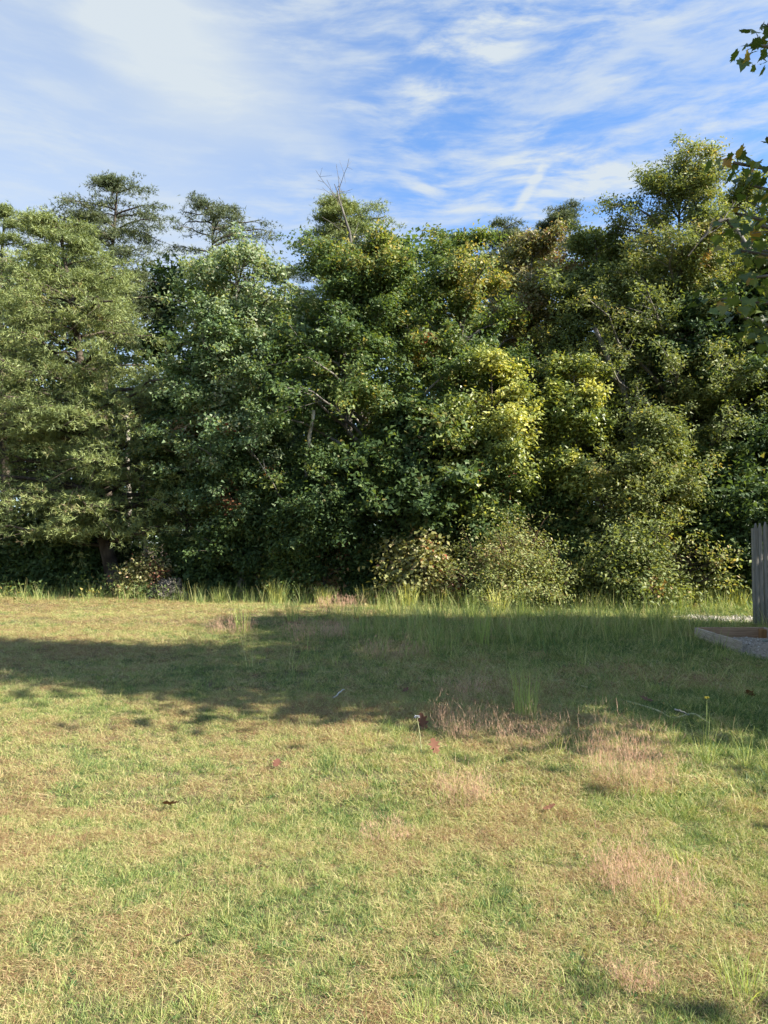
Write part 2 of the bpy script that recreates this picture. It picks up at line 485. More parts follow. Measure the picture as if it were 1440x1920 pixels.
        sg = sigma * (0.7 + 0.6 * rg.random(len(cen)))[ci][:, None]
        pos = cen[ci] + rg.normal(0, 1, (n, 3)) * sg * np.array((1, 1, 0.75))
        dd = unit(rg.normal(0, 1, (n, 3)) * (0.8, 0.8, 0.5) + cd[ci] * 0.5 + np.array((0, 0, -0.45)))
        nr = unit(np.array((0, -0.15, 0.65)) + rg.normal(0, 0.6, (n, 3)) + out * 0.5)
        L = size * (0.65 + 0.7 * rg.random(n))
        W = L * aspect * (0.8 + 0.4 * rg.random(n))
        big = ctint[ci] > 0.93
        tn = np.where(big, ctint[ci], np.clip(ctint[ci] + rg.normal(0, 0.15, n), 0.0, 0.93))
        v, f, tn = leaf_tris(rg, pos, dd, nr, L * 1.15, W * 1.3, tn) if tri else leaf_quads(rg, pos, dd, nr, L, W, tn)
    if z0 is not None:
        v[:, 2] = np.maximum(v[:, 2], 0.03)
    obj(crown_name, mesh_np(name + '_crown', v, f, tn), leaf, root, kind='stuff')
    return root, (bx, by, z0), sec


exec_after = []

# ------------------------------------------------------------------ ground
gm = bpy.data.materials.new('soil_and_thatch')
gm.use_nodes = True
t = NT(gm.node_tree)
gp = t.n('ShaderNodeNewGeometry').outputs['Position']
f1 = t.noise(gp, 22.0, 8, 0.7)
f2 = t.noise(gp, 0.9, 4, 0.55)
f3 = t.noise(gp, 120.0, 4, 0.7)
lawn = t.ramp(f1, [(0.30, (0.035, 0.027, 0.017)), (0.48, (0.12, 0.095, 0.055)), (0.62, (0.22, 0.18, 0.10)), (0.78, (0.34, 0.27, 0.17))])
green = t.ramp(f1, [(0.30, (0.035, 0.032, 0.013)), (0.55, (0.12, 0.11, 0.045)), (0.8, (0.24, 0.22, 0.11))])
lawn = t.mix(t.smooth(f2, 0.42, 0.62), lawn, green)
lawn = t.mix(t.smooth(f3, 0.55, 0.75), lawn, (0.33, 0.28, 0.16))
litter = t.ramp(f1, [(0.3, (0.02, 0.015, 0.01)), (0.55, (0.07, 0.048, 0.03)), (0.8, (0.14, 0.09, 0.05))])
yy = t.n('ShaderNodeSeparateXYZ', {0: gp}).outputs
fx = t.n('ShaderNodeMath', {0: yy[0], 1: -0.13, 2: 20.6}, operation='MULTIPLY_ADD').outputs[0]
edge = t.m('SUBTRACT', t.m('MULTIPLY_ADD', t.m('SUBTRACT', f2, 0.5), 2.5, yy[1]), fx)
col = t.mix(t.smooth(edge, -0.3, 0.8), lawn, litter)
bp = t.n('ShaderNodeBump', {'Height': t.m('ADD', f1, t.m('MULTIPLY', f3, 0.4)), 'Strength': 0.9, 'Distance': 0.03})
pb = t.n('ShaderNodeBsdfPrincipled', {'Base Color': col, 'Roughness': 0.95, 'Normal': bp.outputs[0], 'Specular IOR Level': 0.15})
t.n('ShaderNodeOutputMaterial', {0: pb.outputs[0]})
far = np.geomspace(0.6, 900, 16)
axx = np.concatenate([-14 - far[::-1], np.linspace(-14, 14, 127), 14 + far])
axy = np.concatenate([-1 - far[::-1], np.linspace(-1, 25, 119), 25 + far])
X, Y = np.meshgrid(axx, axy, indexing='ij')
idx = np.arange(X.size).reshape(X.shape)
a, b, c, d_ = idx[:-1, :-1].ravel(), idx[1:, :-1].ravel(), idx[1:, 1:].ravel(), idx[:-1, 1:].ravel()
obj('ground', mesh_np('ground', np.stack([X.ravel(), Y.ravel(), gz(X, Y).ravel()], 1), np.concatenate([np.stack([a, b, c], 1), np.stack([a, c, d_], 1)])), gm, smooth=True, kind='structure', label='mown field of dry and green grass running up to the woods')


# ------------------------------------------------------------------ grass
def ribbons(rg, base, az, h, bend, wd, K=3, tint=None, tipw=0.15, tw=None):
    """curved tapering blades -> verts, tris, tint"""
    N = len(base)
    s = np.linspace(0, 1, K + 1)[None, :, None]
    hd = np.stack([np.cos(az), np.sin(az), 0 * az], -1)[:, None]
    b_ = bend[:, None, None]
    c = base[:, None] + h[:, None, None] * (hd * b_ * s ** 1.6 + np.array((0, 0, 1.0)) * (s * np.sqrt(np.maximum(0.02, 1 - np.minimum(b_, .98) ** 2)) - 0.25 * b_ * s ** 2 * (b_ > 0.5)))
    ta = (rg.random(N) * 6.28) if tw is None else tw
    side = np.stack([np.cos(ta), np.sin(ta), 0 * ta], -1)[:, None] * (wd[:, None, None] * 0.5 * (1 - (1 - tipw) * s ** 1.5))
    v = np.stack([c - side, c + side], 2).reshape(N, -1, 3)
    bi = np.arange(N)[:, None, None] * (2 * (K + 1)) + (np.arange(K) * 2)[None, :, None]
    f = np.concatenate([(bi + np.array([0, 1, 3])).reshape(-1, 3), (bi + np.array([0, 3, 2])).reshape(-1, 3)])
    tn = np.full(N, 0.5) if tint is None else tint
    v = v.reshape(-1, 3)
    return v, f, np.repeat(tn, 2 * (K + 1))


def grass_mat():
    m = bpy.data.materials.new('lawn_blades')
    m.use_nodes = True
    t = NT(m.node_tree)
    a = t.n('ShaderNodeAttribute', None, attribute_name='tint', attribute_type='GEOMETRY').outputs['Fac']
    i = t.n('ShaderNodeAttribute', None, attribute_name='itint', attribute_type='INSTANCER').outputs['Fac']
    s = t.m('ADD', i, t.m('MULTIPLY', t.m('SUBTRACT', a, 0.5), 1.25), clamp=True)
    col = t.ramp(s, [(0.0, (0.07, 0.14, 0.045)), (0.2, (0.165, 0.25, 0.07)), (0.42, (0.32, 0.375, 0.115)), (0.6, (0.46, 0.46, 0.17)), (0.78, (0.58, 0.50, 0.26)), (0.92, (0.54, 0.40, 0.22)), (1.0, (0.27, 0.16, 0.085))])
    pb = t.n('ShaderNodeBsdfPrincipled', {'Base Color': col, 'Roughness': 0.5, 'Specular IOR Level': 0.3})
    tr = t.n('ShaderNodeBsdfTranslucent', {0: t.mix(1.0, col, (1.1, 1.1, 0.6), 'MULTIPLY')})
    t.n('ShaderNodeOutputMaterial', {0: t.n('ShaderNodeMixShader', {0: 0.33, 1: pb.outputs[0], 2: tr.outputs[0]}).outputs[0]})
    return m


LAWN = grass_mat()


def instancer(name, templates, pts, rotz, scl, tidx, itint, tilt, label):
    """one object that scatters the template meshes over explicit points (geometry nodes)"""
    lib = bpy.data.collections.new(name + '_tufts')
    for k, (v, f, tn) in enumerate(templates):
        me = mesh_np('%s_tuft' % name, v, f, tn)
        me.materials.append(LAWN)
        lib.objects.link(bpy.data.objects.new('%s_tuft_%02d' % (name, k), me))
    me = bpy.data.meshes.new(name)
    me.vertices.add(len(pts))
    me.vertices.foreach_set('co', np.ascontiguousarray(pts, np.float32).ravel())
    for nm, typ, arr in (('rot', 'FLOAT_VECTOR', np.stack([tilt[:, 0], tilt[:, 1], rotz], 1)), ('scl', 'FLOAT_VECTOR', scl), ('tidx', 'INT', tidx), ('itint', 'FLOAT', itint)):
        at = me.attributes.new(nm, typ, 'POINT')
        if typ == 'FLOAT_VECTOR':
            at.data.foreach_set('vector', np.ascontiguousarray(arr, np.float32).ravel())
        else:
            at.data.foreach_set('value', np.ascontiguousarray(arr, np.int32 if typ == 'INT' else np.float32))
    me.materials.append(LAWN)
    o = obj(name, me, kind='stuff', label=label)
    ng = bpy.data.node_groups.new(name + '_scatter', 'GeometryNodeTree')
    ng.interface.new_socket('Geometry', in_out='INPUT', socket_type='NodeSocketGeometry')
    ng.interface.new_socket('Geometry', in_out='OUTPUT', socket_type='NodeSocketGeometry')
    N = ng.nodes.new
    gi, go = N('NodeGroupInput'), N('NodeGroupOutput')
    ci = N('GeometryNodeCollectionInfo')
    ci.inputs['Collection'].default_value = lib
    ci.inputs['Separate Children'].default_value = True
    ci.inputs['Reset Children'].default_value = True
    ip = N('GeometryNodeInstanceOnPoints')
    ip.inputs['Pick Instance'].default_value = True
    def na(nm, typ):
        n_ = N('GeometryNodeInputNamedAttribute')
        n_.data_type = typ
        n_.inputs['Name'].default_value = nm
        return n_.outputs[0]
    er = N('FunctionNodeEulerToRotation')
    ng.links.new(na('rot', 'FLOAT_VECTOR'), er.inputs[0])
    ng.links.new(gi.outputs[0], ip.inputs['Points'])
    ng.links.new(ci.outputs[0], ip.inputs['Instance'])
    ng.links.new(na('tidx', 'INT'), ip.inputs['Instance Index'])
    ng.links.new(er.outputs[0], ip.inputs['Rotation'])
    ng.links.new(na('scl', 'FLOAT_VECTOR'), ip.inputs['Scale'])
    ng.links.new(ip.outputs[0], go.inputs[0])
    md = o.modifiers.new('scatter', 'NODES')
    md.node_group = ng
    return o


def tuft(rg, n, h0, h1, bend0, bend1, spread, w0, w1, tmean, tsd, K=3):
    r_ = spread * np.sqrt(rg.random(n))
    a_ = rg.random(n) * 6.28
    base = np.stack([np.cos(a_) * r_, np.sin(a_) * r_, np.full(n, -0.006)], 1)
    az = a_ + rg.normal(0, 0.9, n)
    return ribbons(rg, base, az, rg.uniform(h0, h1, n), rg.uniform(bend0, bend1, n), rg.uniform(w0, w1, n), K, np.clip(rg.normal(tmean, tsd, n), 0, 1))


def lay(rg, n, spread, l0, l1, w0, w1, z1):
    """dry thatch blades lying criss-cross just above the soil"""
    pos = np.stack([rg.uniform(-spread, spread, n), rg.uniform(-spread, spread, n), rg.uniform(0.0, z1, n)], 1)
    return ribbons(rg, pos, rg.random(n) * 6.28, rg.uniform(l0, l1, n), rg.uniform(0.85, 1.0, n), rg.uniform(w0, w1, n), 2, np.clip(rg.normal(0.6, 0.2, n), 0, 1))


rg = np.random.default_rng(5)
T = []
for k in range(4):
    T.append(tuft(rg, 24, 0.025, 0.07, 0.45, 0.99, 0.05, 0.0028, 0.0052, 0.5, 0.2))       # 0-3 sprawling green
for k in range(3):
    T.append(tuft(rg, 20, 0.025, 0.055, 0.3, 0.97, 0.035, 0.0016, 0.003, 0.5, 0.2))             # 4-6 fine
for k in range(3):
    T.append(lay(rg, 30, 0.065, 0.03, 0.09, 0.002, 0.004, 0.028))                            # 7-9 thatch
for k in range(2):
    T.append(tuft(rg, 9, 0.06, 0.16, 0.15, 0.8, 0.02, 0.0018, 0.0032, 0.55, 0.2, 4))         # 10-11 longer wisps
for k in range(2):                                                                            # 12-13 broad little weeds
    n = 9
    a_ = rg.random(n) * 6.28
    pos = np.stack([np.cos(a_) * 0.01, np.sin(a_) * 0.01, np.full(n, 0.006)], 1)
    dd = np.stack([np.cos(a_), np.sin(a_), rg.uniform(0.1, 0.8, n)], 1)
    T.append(leaf_quads(rg, pos, dd, np.tile((0, 0, 1.0), (n, 1)), rg.uniform(0.02, 0.045, n), rg.uniform(0.008, 0.016, n), np.clip(rg.normal(0.35, 0.12, n), 0, 1)))


def lawn_points(y0, y1, dens, grow, margin=1.2):
    """scatter over the part of the field between two distances, a little wider than the view"""
    n = int((y1 - y0) * (0.56 * (y0 + y1) + 2 * margin) * dens)
    y = np.sqrt(rg.random(n) * (y1 ** 2 - y0 ** 2) + y0 ** 2)
    x = rg.uniform(-1, 1, n) * (0.56 * y + margin)
    keep = y < 20.8 - 0.13 * x + (vnoise(x, y, 0.9, 4) - 0.5) * 2.0
    # nothing grows on the gravel strip or inside the planter
    keep &= ~((x > 4.78) & (x < 5.78) & (y > 8.7) & (y < 11.2))
    keep &= ~((x > 5.9) & (x < 7.6) & (np.abs(y - 14.2) < 0.5) & (rg.random(n) < 0.9))
    x, y = x[keep], y[keep]
    return x, y, np.full(len(x), grow)


pts = [lawn_points(0.9, 4.2, 2300, 0.76, 2.4), lawn_points(4.2, 7.5, 1250, 0.94, 2.4), lawn_points(7.5, 13, 450, 1.35, 2.4), lawn_points(13, 24, 170, 1.85, 2.4)]
x, y, gr = [np.concatenate(a_) for a_ in zip(*pts)]
n = len(x)
big_ = vnoise(x, y, 0.55, 11)
med = vnoise(x, y, 2.6, 12)
sml = vnoise(x, y, 7.5, 13)
dry = 0.36 * big_ + 0.36 * med + 0.43 * sml - 0.075 * np.clip(x, -3, 5) * 0.55 + 0.10 * np.clip((y - 10) / 10, 0, 1) * (x < -1)
bare = (sml * 0.6 + vnoise(x, y, 9.0, 17) * 0.4) < 0.05
keep = ~(bare & (rg.random(n) < 0.15))
bare = bare[keep]
x, y, gr, dry = x[keep], y[keep], gr[keep], dry[keep]
n = len(x)
it = np.clip(-0.02 + 0.84 * dry + rg.normal(0, 0.11, n), 0.03, 0.95)
u_ = rg.random(n)
pd = np.clip((dry - 0.42) * 2.0, 0.10, 0.6)
tidx = np.where(u_ < pd, rg.integers(7, 10, n), np.where(u_ < pd + (1 - pd) * 0.62, rg.integers(0, 4, n), rg.integers(4, 7, n)))
tidx = np.where(rg.random(n) < 0.045, rg.integers(12, 14, n), tidx)
long_ = rg.random(n) < np.where(x > -1.0, 0.06, 0.008) * (0.4 + 1.2 * vnoise(x, y, 0.8, 21))
tidx = np.where(long_, rg.integers(10, 12, n), tidx)
tidx = np.where(bare, rg.integers(7, 10, n), tidx)
it = np.where(np.isin(tidx, (7, 8, 9)), np.clip(it + 0.22, 0.46, 0.95), it)
it = np.where(np.isin(tidx, (12, 13)), np.clip(it - 0.3, 0.0, 0.3), it)
hs = gr * rg.uniform(0.7, 1.25, n) * (0.8 + 0.5 * np.clip((x + 1) / 4, 0, 1) * (y > 4))
vs = np.where(gr > 1.4, hs * 0.72, hs)
scl = np.stack([hs, hs, vs], 1)
instancer('lawn_grass', T, np.stack([x, y, gz(x, y)], 1), rg.random(n) * 6.28, scl, tidx, it, rg.normal(0, 0.12, (n, 2)), 'short patchy lawn grass, part green and part dried to straw')

# taller meadow stems on the unmown right half and along the wood's edge
TT = []
for k in range(4):
    TT.append(tuft(rg, 7, 0.22, 0.55, 0.05, 0.45, 0.05, 0.0035, 0.006, 0.5, 0.15, 4))
for k in range(2):
    TT.append(tuft(rg, 12, 0.10, 0.28, 0.15, 0.75, 0.05, 0.004, 0.007, 0.45, 0.15, 4))
n = 26000
y = rg.uniform(6.5, 21.5, n)
x = rg.uniform(-1, 1, n) * (0.56 * y + 1.0)
strip = np.exp(-((y - (18.6 - 0.13 * x)) / 1.3) ** 2)
strip = np.maximum(strip, 0.8 * np.exp(-((y - (19.9 - 0.13 * x)) / .7) ** 2))
meadow = np.clip((x + 2.2) / 3.0, 0, 1) * np.clip((y - 8.5) / 4, 0, 1) * 0.55
pk = (strip * 0.9 + meadow) * (0.15 + 1.3 * vnoise(x, y, 0.7, 31) ** 1.5)
keep = (rg.random(n) < pk * 0.75) & (y < 20.6 - 0.13 * x) & ~((x > 4.6) & (x < 6.1) & (y > 8.2) & (y < 11.5)) & ~((x > 5.7) & (np.abs(y - 14.2) < 0.8)) & ~((x < -3) & (y < 17.5))
x, y = x[keep], y[keep]
n = len(x)
sc_ = rg.uniform(0.55, 1.15, n)
instancer('meadow_grass', TT, np.stack([x, y, gz(x, y)], 1), rg.random(n) * 6.28, np.stack([sc_ * 1.5, sc_ * 1.5, sc_], 1), rg.integers(0, 6, n), np.clip(rg.normal(0.42, 0.12, n), 0.1, 0.8), rg.normal(0, 0.1, (n, 2)), 'sparse tall meadow grass stems before the woods')


def clump(px, py, label, n, h, spread, mat, bend=(0.05, 0.5), wd=(0.004, 0.008), name='grass_clump', cat='grass clump', group=None, tmean=0.5, airy=0, hvar=0.5):
    gx, gy = G(px, py)
    rg = np.random.default_rng(int(px * 13 + py))
    r_ = spread * np.sqrt(rg.random(n))
    a_ = rg.random(n) * 6.28
    base = np.stack([np.cos(a_) * r_, np.sin(a_) * r_, np.full(n, -0.02)], 1)
    hh = h * (1 - hvar + hvar * rg.random(n))
    az = a_ + rg.normal(0, 0.8, n)
    bd = rg.uniform(bend[0], bend[1], n)
    parts = [ribbons(rg, base, az, hh, bd, rg.uniform(wd[0], wd[1], n), 5, np.clip(rg.normal(tmean, 0.18, n), 0, 1))]
    if airy:                                       # hair-fine seed heads around the tips
        m = n * airy
        k = rg.integers(0, n, m)
        s = rg.uniform(0.45, 1.0, m)
        hd = np.stack([np.cos(az[k]), np.sin(az[k]), 0 * s], 1)
        c = base[k] + hh[k][:, None] * (hd * (bd[k] * s ** 1.6)[:, None] + np.array((0, 0, 1.0)) * (s * np.sqrt(1 - bd[k] ** 2))[:, None])
        c = c + rg.normal(0, 0.035, (m, 3)) * h / 0.35
        parts.append(ribbons(rg, c, rg.random(m) * 6.28, rg.uniform(0.02, 0.07, m) * h / 0.35, rg.uniform(0.1, 0.95, m), rg.uniform(0.0012, 0.0022, m) * max(1, gy / 5), 1, np.clip(rg.normal(0.68, 0.16, m), 0, 1)))
    v, f, tn = join(parts)
    o = obj(name, mesh_np(name, v, f, tn), mat, loc=(gx, gy, float(gz(gx, gy))), label=label, cat=cat, group=group)
    return o


GE = 'tall green grass clumps along the wood edge'
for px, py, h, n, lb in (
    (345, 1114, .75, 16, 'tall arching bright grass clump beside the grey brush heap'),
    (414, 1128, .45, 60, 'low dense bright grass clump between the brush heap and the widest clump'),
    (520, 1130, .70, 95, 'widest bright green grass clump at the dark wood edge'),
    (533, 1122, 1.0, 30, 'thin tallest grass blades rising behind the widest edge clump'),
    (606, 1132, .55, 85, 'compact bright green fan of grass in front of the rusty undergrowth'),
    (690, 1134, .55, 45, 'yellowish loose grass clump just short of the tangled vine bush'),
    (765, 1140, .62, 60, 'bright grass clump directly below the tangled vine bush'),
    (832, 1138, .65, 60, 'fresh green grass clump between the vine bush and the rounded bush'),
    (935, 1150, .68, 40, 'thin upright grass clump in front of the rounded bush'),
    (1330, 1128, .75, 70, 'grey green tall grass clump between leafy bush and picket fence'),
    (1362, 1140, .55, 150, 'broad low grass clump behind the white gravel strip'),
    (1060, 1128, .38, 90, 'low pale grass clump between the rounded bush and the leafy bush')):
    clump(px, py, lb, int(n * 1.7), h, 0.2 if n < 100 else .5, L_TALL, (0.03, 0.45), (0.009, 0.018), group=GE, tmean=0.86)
GD = 'tall grass clumps standing in the shaded field'
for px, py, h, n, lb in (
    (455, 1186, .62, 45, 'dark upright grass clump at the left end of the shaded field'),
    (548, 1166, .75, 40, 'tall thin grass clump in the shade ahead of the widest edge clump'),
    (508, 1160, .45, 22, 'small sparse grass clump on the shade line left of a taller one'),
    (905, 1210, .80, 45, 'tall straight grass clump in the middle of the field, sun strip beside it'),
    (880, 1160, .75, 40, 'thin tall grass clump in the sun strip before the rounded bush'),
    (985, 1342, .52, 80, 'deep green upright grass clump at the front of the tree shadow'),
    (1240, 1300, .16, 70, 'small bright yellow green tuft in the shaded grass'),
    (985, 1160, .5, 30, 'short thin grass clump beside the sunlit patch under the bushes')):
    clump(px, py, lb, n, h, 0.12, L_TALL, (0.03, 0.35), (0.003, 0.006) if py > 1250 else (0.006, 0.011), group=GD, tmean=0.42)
GP = 'pinkish airy seeding grass clumps'
for px, py, h, n, sp, lb in (
    (1190, 1490, .42, 90, .16, 'largest pink seeding grass clump at the edge of the shadow'),
    (1150, 1470, .46, 55, .13, 'straw coloured half of the big pink grass clump, pale plume on top'),
    (870, 1500, .26, 70, .13, 'low pink grass clump in the sun, nearer than the tree shadow'),
    (985, 1410, .34, 70, .18, 'buff pink grass clump right on the shadow edge'),
    (868, 1380, .34, 60, .16, 'faded pink grass clump inside the shadow beside the brown leaf'),
    (590, 1200, .36, 110, .45, 'wide dusky pink grass patch in the middle of the shaded field'),
    (430, 1186, .34, 80, .35, 'dusky pink grass patch beside the dark upright clump'),
    (640, 1146, .38, 90, .5, 'sunlit tan grass patch at the strip of light'),
    (880, 1310, .30, 70, .3, 'brownish pink grass patch near the deep green clump'),
    (740, 1230, .30, 80, .4, 'dull reddish grass patch further along the shaded field'),
    (1235, 1690, .24, 80, .18, 'pink grass clump nearest the bottom of the field, arching blades'),
    (1180, 1650, .22, 50, .14, 'thin pinkish grass wisps just beyond the arching clump'),
    (720, 1560, .14, 60, .12, 'short brown dry tuft in the sunlit lawn'),
    (1190, 1850, .10, 70, .06, 'small reddish brown dry tuft by the corner shadow')):
    clump(px, py, lb, n, h, sp, L_PINK, (0.15, 0.85), (0.001, 0.002) if py > 1300 else (0.003, 0.005), name='seeding_grass', group=GP, tmean=0.5, airy=16)
GW = 'wild grass tufts in the sunlit foreground'
for px, py, h, n, lb in (
    (1205, 1505, .13, 45, 'vivid green tuft in front of the largest pink clump'),
    (1320, 1430, .42, 45, 'tall yellow green weeds with thin stems beside the yellow flower'),
    (1400, 1440, .36, 45, 'tall weedy grass at the edge of the view past the yellow flower'),
    (1260, 1400, .30, 40, 'loose light green weeds behind the largest pink clump'),
    (1240, 1720, .17, 40, 'dark arching grass tuft under the nearest pink clump'),
    (1395, 1870, .20, 60, 'olive grass tuft in the corner shadow'),
    (790, 1900, .14, 45, 'bright green grass tuft at the very bottom of the field'),
    (380, 1870, .11, 50, 'bright green low tuft at the bottom, nearest the camera feet'),
    (820, 1490, .14, 45, 'yellow green tuft leaning against the low pink clump'),
    (820, 1440, .2, 26, 'spidery pale grass tuft crossing the shadow edge'),
    (700, 1395, .2, 26, 'few arching pale grass stems on the shadow edge near the fallen leaf'),
    (1040, 1420, .24, 30, 'dark wiry grass tuft between two pink clumps'),
    (240, 1640, .08, 60, 'blue green low tuft in the dry part of the lawn'),
    (1290, 1620, .14, 50, 'fresh green tuft beyond the nearest pink clump')):
    clump(px, py, lb, n, h, 0.06, L_TALL, (0.1, 0.75), (0.002, 0.0042), group=GW, tmean=0.5)

# ------------------------------------------------------------------ woods: front and middle trees
GPN = 'pines at the wood edge'
GBR = 'broadleaf trees of the wood edge'
GSA = 'young trees under the wood edge'
pine = dict(needle=True, prof='pine', leaf=L_PINE, bark=BARK, group=GPN, size=0.11, aspect=0.17, sigma=0.13, n1=46, n2=10, nleaf=10, rise=0.12, up=0.0)
tree('pine_tree', 'huge spreading pine at the left of the wood, layered drooping boughs', 88, 21, 405, 275, 1000, base_px=228, trunk_r=0.22, **{**pine, 'n1': 150, 'n2': 12, 'nleaf': 11, 'prof': 'dome', 'tmean': .55, 'depth': .75})
tree('pine_tree', 'tall pine crown rising above and behind the huge spreading pine', 212, 26, 338, 125, 640, trunk_r=0.2, **{**pine, 'leaf': L_PINE2, 'prof': 'round', 'n1': 70})
tree('pine_tree', 'lower pine with ragged top at the left border of the view', 15, 25, 388, 140, 820, trunk_r=0.2, **{**pine, 'n1': 60})
tree('pine_tree', 'slim open pine against the sky with one long side bough', 405, 27, 380, 95, 545, trunk_r=0.12, extra_tips=[P(500, 432, 27), P(492, 440, 27)], **{**pine, 'leaf': L_PINE2, 'prof': 'flat', 'n1': 26, 'n2': 6, 'nleaf': 10})
tree('pine_tree', 'dark pine top behind the bare dead snag', 650, 25, 370, 100, 580, trunk_r=0.16, extra_tips=[P(598, 378, 25), P(575, 450, 25), P(725, 405, 25), P(690, 385, 25), P(620, 400, 25), P(660, 380, 25)], **{**pine, 'leaf': L_PINE, 'prof': 'pine', 'n1': 60})
tree('pine_tree', 'small dark pine tops showing left of the contrail', 955, 28, 403, 60, 560, trunk_r=0.14, **{**pine, 'leaf': L_PINE2, 'n1': 30, 'prof': 'flat'})
tree('pine_tree', 'distant pine top over the rusty tree', 1070, 30, 386, 62, 540, trunk_r=0.14, **{**pine, 'leaf': L_PINE2, 'n1': 30, 'prof': 'flat'})
tree('pine_tree', 'low distant pine in the gap between pale tree and snag', 540, 32, 495, 60, 640, trunk_r=0.14, **{**pine, 'leaf': L_PINE2, 'n1': 34})

broad = dict(group=GBR)
tree('broadleaf_tree', 'silvery pale green tree next to the huge pine', 452, 20, 470, 156, 960, 'tall', L_PALE, BARK_G, n1=60, nleaf=42, size=0.078, sigma=.125, n2=11, tri=True, patches=[(348, 812, .24, .97), (420, 500, 1.2, .72), (500, 560, 1.2, .70)], tmean=0.52, **broad)
tree('broadleaf_tree', 'large dark oak in the centre of the wood', 690, 19.5, 440, 188, 960, 'tall', L_OAK, BARK_G, n1=72, nleaf=42, size=0.078, sigma=.125, n2=11, tri=True, patches=[(725, 410, .4, .97), (700, 470, 1.0, .75)], **broad)
tree('broadleaf_tree', 'glossy green oak right of the central one with yellowing sprays', 880, 20.5, 405, 150, 930, 'tall', L_OAK, BARK_G, n1=64, nleaf=42, size=0.078, sigma=.125, n2=11, tri=True, patches=[(930, 520, .6, .9), (1000, 600, .6, .9), (890, 540, .8, .84)], tmean=0.55, **broad)
tree('broadleaf_tree', 'rusty brown leaved tree between the glossy oak and the tall cherry', 1010, 22, 425, 106, 850, 'tall', L_RUST, BARK_G, n1=46, nleaf=42, size=0.078, sigma=.125, n2=11, tri=True, tmean=0.55, **broad)
tree('broadleaf_tree', 'olive green tree between the rusty tree and the tall cherry', 1115, 21.5, 440, 125, 900, 'tall', L_OLIVE, BARK_G, n1=52, nleaf=42, size=0.078, sigma=.125, n2=11, tri=True, tmean=0.38, **broad)
tree('cherry_tree', 'tallest light green tree with narrow leaves and upright top shoots', 1285, 20, 300, 225, 860, 'dome', L_OLIVE, BARK_G, n1=115, nleaf=42, size=0.078, sigma=.125, n2=11, tri=True, aspect=0.42, up=0.6, tmean=0.5, extra_tips=[P(1293, 275, 20), P(1325, 290, 20), P(1268, 300, 20)], patches=[(1300, 505, .28, .95), (1290, 470, .3, .86)], **broad)
tree('broadleaf_tree', 'olive tree behind the near maple boughs at the right border', 1420, 21.5, 335, 138, 900, 'tall', L_OLIVE, BARK_G, n1=54, nleaf=42, size=0.078, sigma=.125, n2=11, tri=True, tmean=0.45, **broad)
tree('dark_maple', 'dark shaded maple under the tallest tree', 1330, 19.6, 545, 150, 960, 'round', L_DARK, BARK, n1=56, nleaf=42, size=0.078, sigma=.125, n2=11, tri=True, aspect=0.8, tmean=0.4, group=GBR)
tree('dark_maple', 'dark shaded maple whose low crown leans over the picket fence', 1465, 18.6, 470, 150, 990, 'round', L_DARK, BARK, n1=50, nleaf=42, size=0.078, sigma=.125, n2=11, tri=True, aspect=0.8, tmean=0.4, group=GBR)

tree('young_tree', 'yellow leaved young tree lit in the middle of the wood', 915, 18.4, 665, 105, 1010, 'tall', L_YEL, BARK, n1=44, nleaf=29, tri=True, sigma=.13, n2=10, size=0.084, aspect=.55, tmean=0.34, patches=[(930, 720, .62, .66), (965, 800, .42, .62)], trunk_r=.06, group=GSA)
tree('young_tree', 'smaller yellow topped young tree beside the lit one', 1085, 18.6, 675, 85, 920, 'tall', L_YEL, BARK_G, n1=34, nleaf=29, tri=True, sigma=.13, n2=10, size=0.084, aspect=.55, tmean=0.34, patches=[(1095, 730, .5, .64)], trunk_r=.06, group=GSA)
tree('young_maple', 'broad deep green young maple below the central oak', 790, 19.0, 755, 175, 1040, 'round', L_DARK, BARK, n1=62, nleaf=31, tri=True, sigma=.13, n2=10, size=0.092, aspect=.85, tmean=0.55, trunk_r=.07, patches=[(730, 850, .35, .88), (800, 790, .4, .85)], group=GSA)
tree('young_tree', 'light green young cherry over the leafy bush', 1215, 17.6, 780, 115, 1020, 'round', L_OLIVE, BARK, n1=50, nleaf=29, tri=True, sigma=.13, n2=10, size=0.077, aspect=.42, tmean=0.55, trunk_r=.06, group=GSA)
tree('young_tree', 'dark young tree with a rusty spray beside the huge pine trunk', 345, 20.6, 745, 85, 1060, 'tall', L_DARK, BARK, n1=40, nleaf=31, tri=True, sigma=.13, n2=10, size=0.084, tmean=0.5, trunk_r=.06, patches=[(375, 950, .35, .99)], group=GSA)
tree('young_tree', 'dark young tree crossed by a thin slanting stem', 485, 19.8, 800, 115, 1060, 'round', L_DARK, BARK, n1=44, nleaf=31, tri=True, sigma=.13, n2=10, size=0.077, tmean=0.5, trunk_r=.05, patches=[(440, 940, .3, .99)], group=GSA)
tree('young_tree', 'dark young tree below the pale broken trunk', 610, 19.0, 830, 110, 1070, 'round', L_DARK, BARK, n1=44, nleaf=31, tri=True, sigma=.13, n2=10, size=0.077, tmean=0.48, trunk_r=.05, group=GSA)
tree('young_tree', 'small green young tree just left of the rounded bush', 905, 18.2, 850, 80, 1060, 'tall', L_DARK, BARK, n1=34, nleaf=31, tri=True, sigma=.13, n2=10, size=0.077, tmean=0.6, trunk_r=.05, group=GSA)
tree('young_tree', 'leafy young tree in the gap above the rounded bush', 1030, 19, 860, 90, 1080, 'tall', L_OAK, BARK_G, n1=40, nleaf=31, tri=True, sigma=.13, n2=10, size=0.077, tmean=0.5, trunk_r=.05, group=GSA)

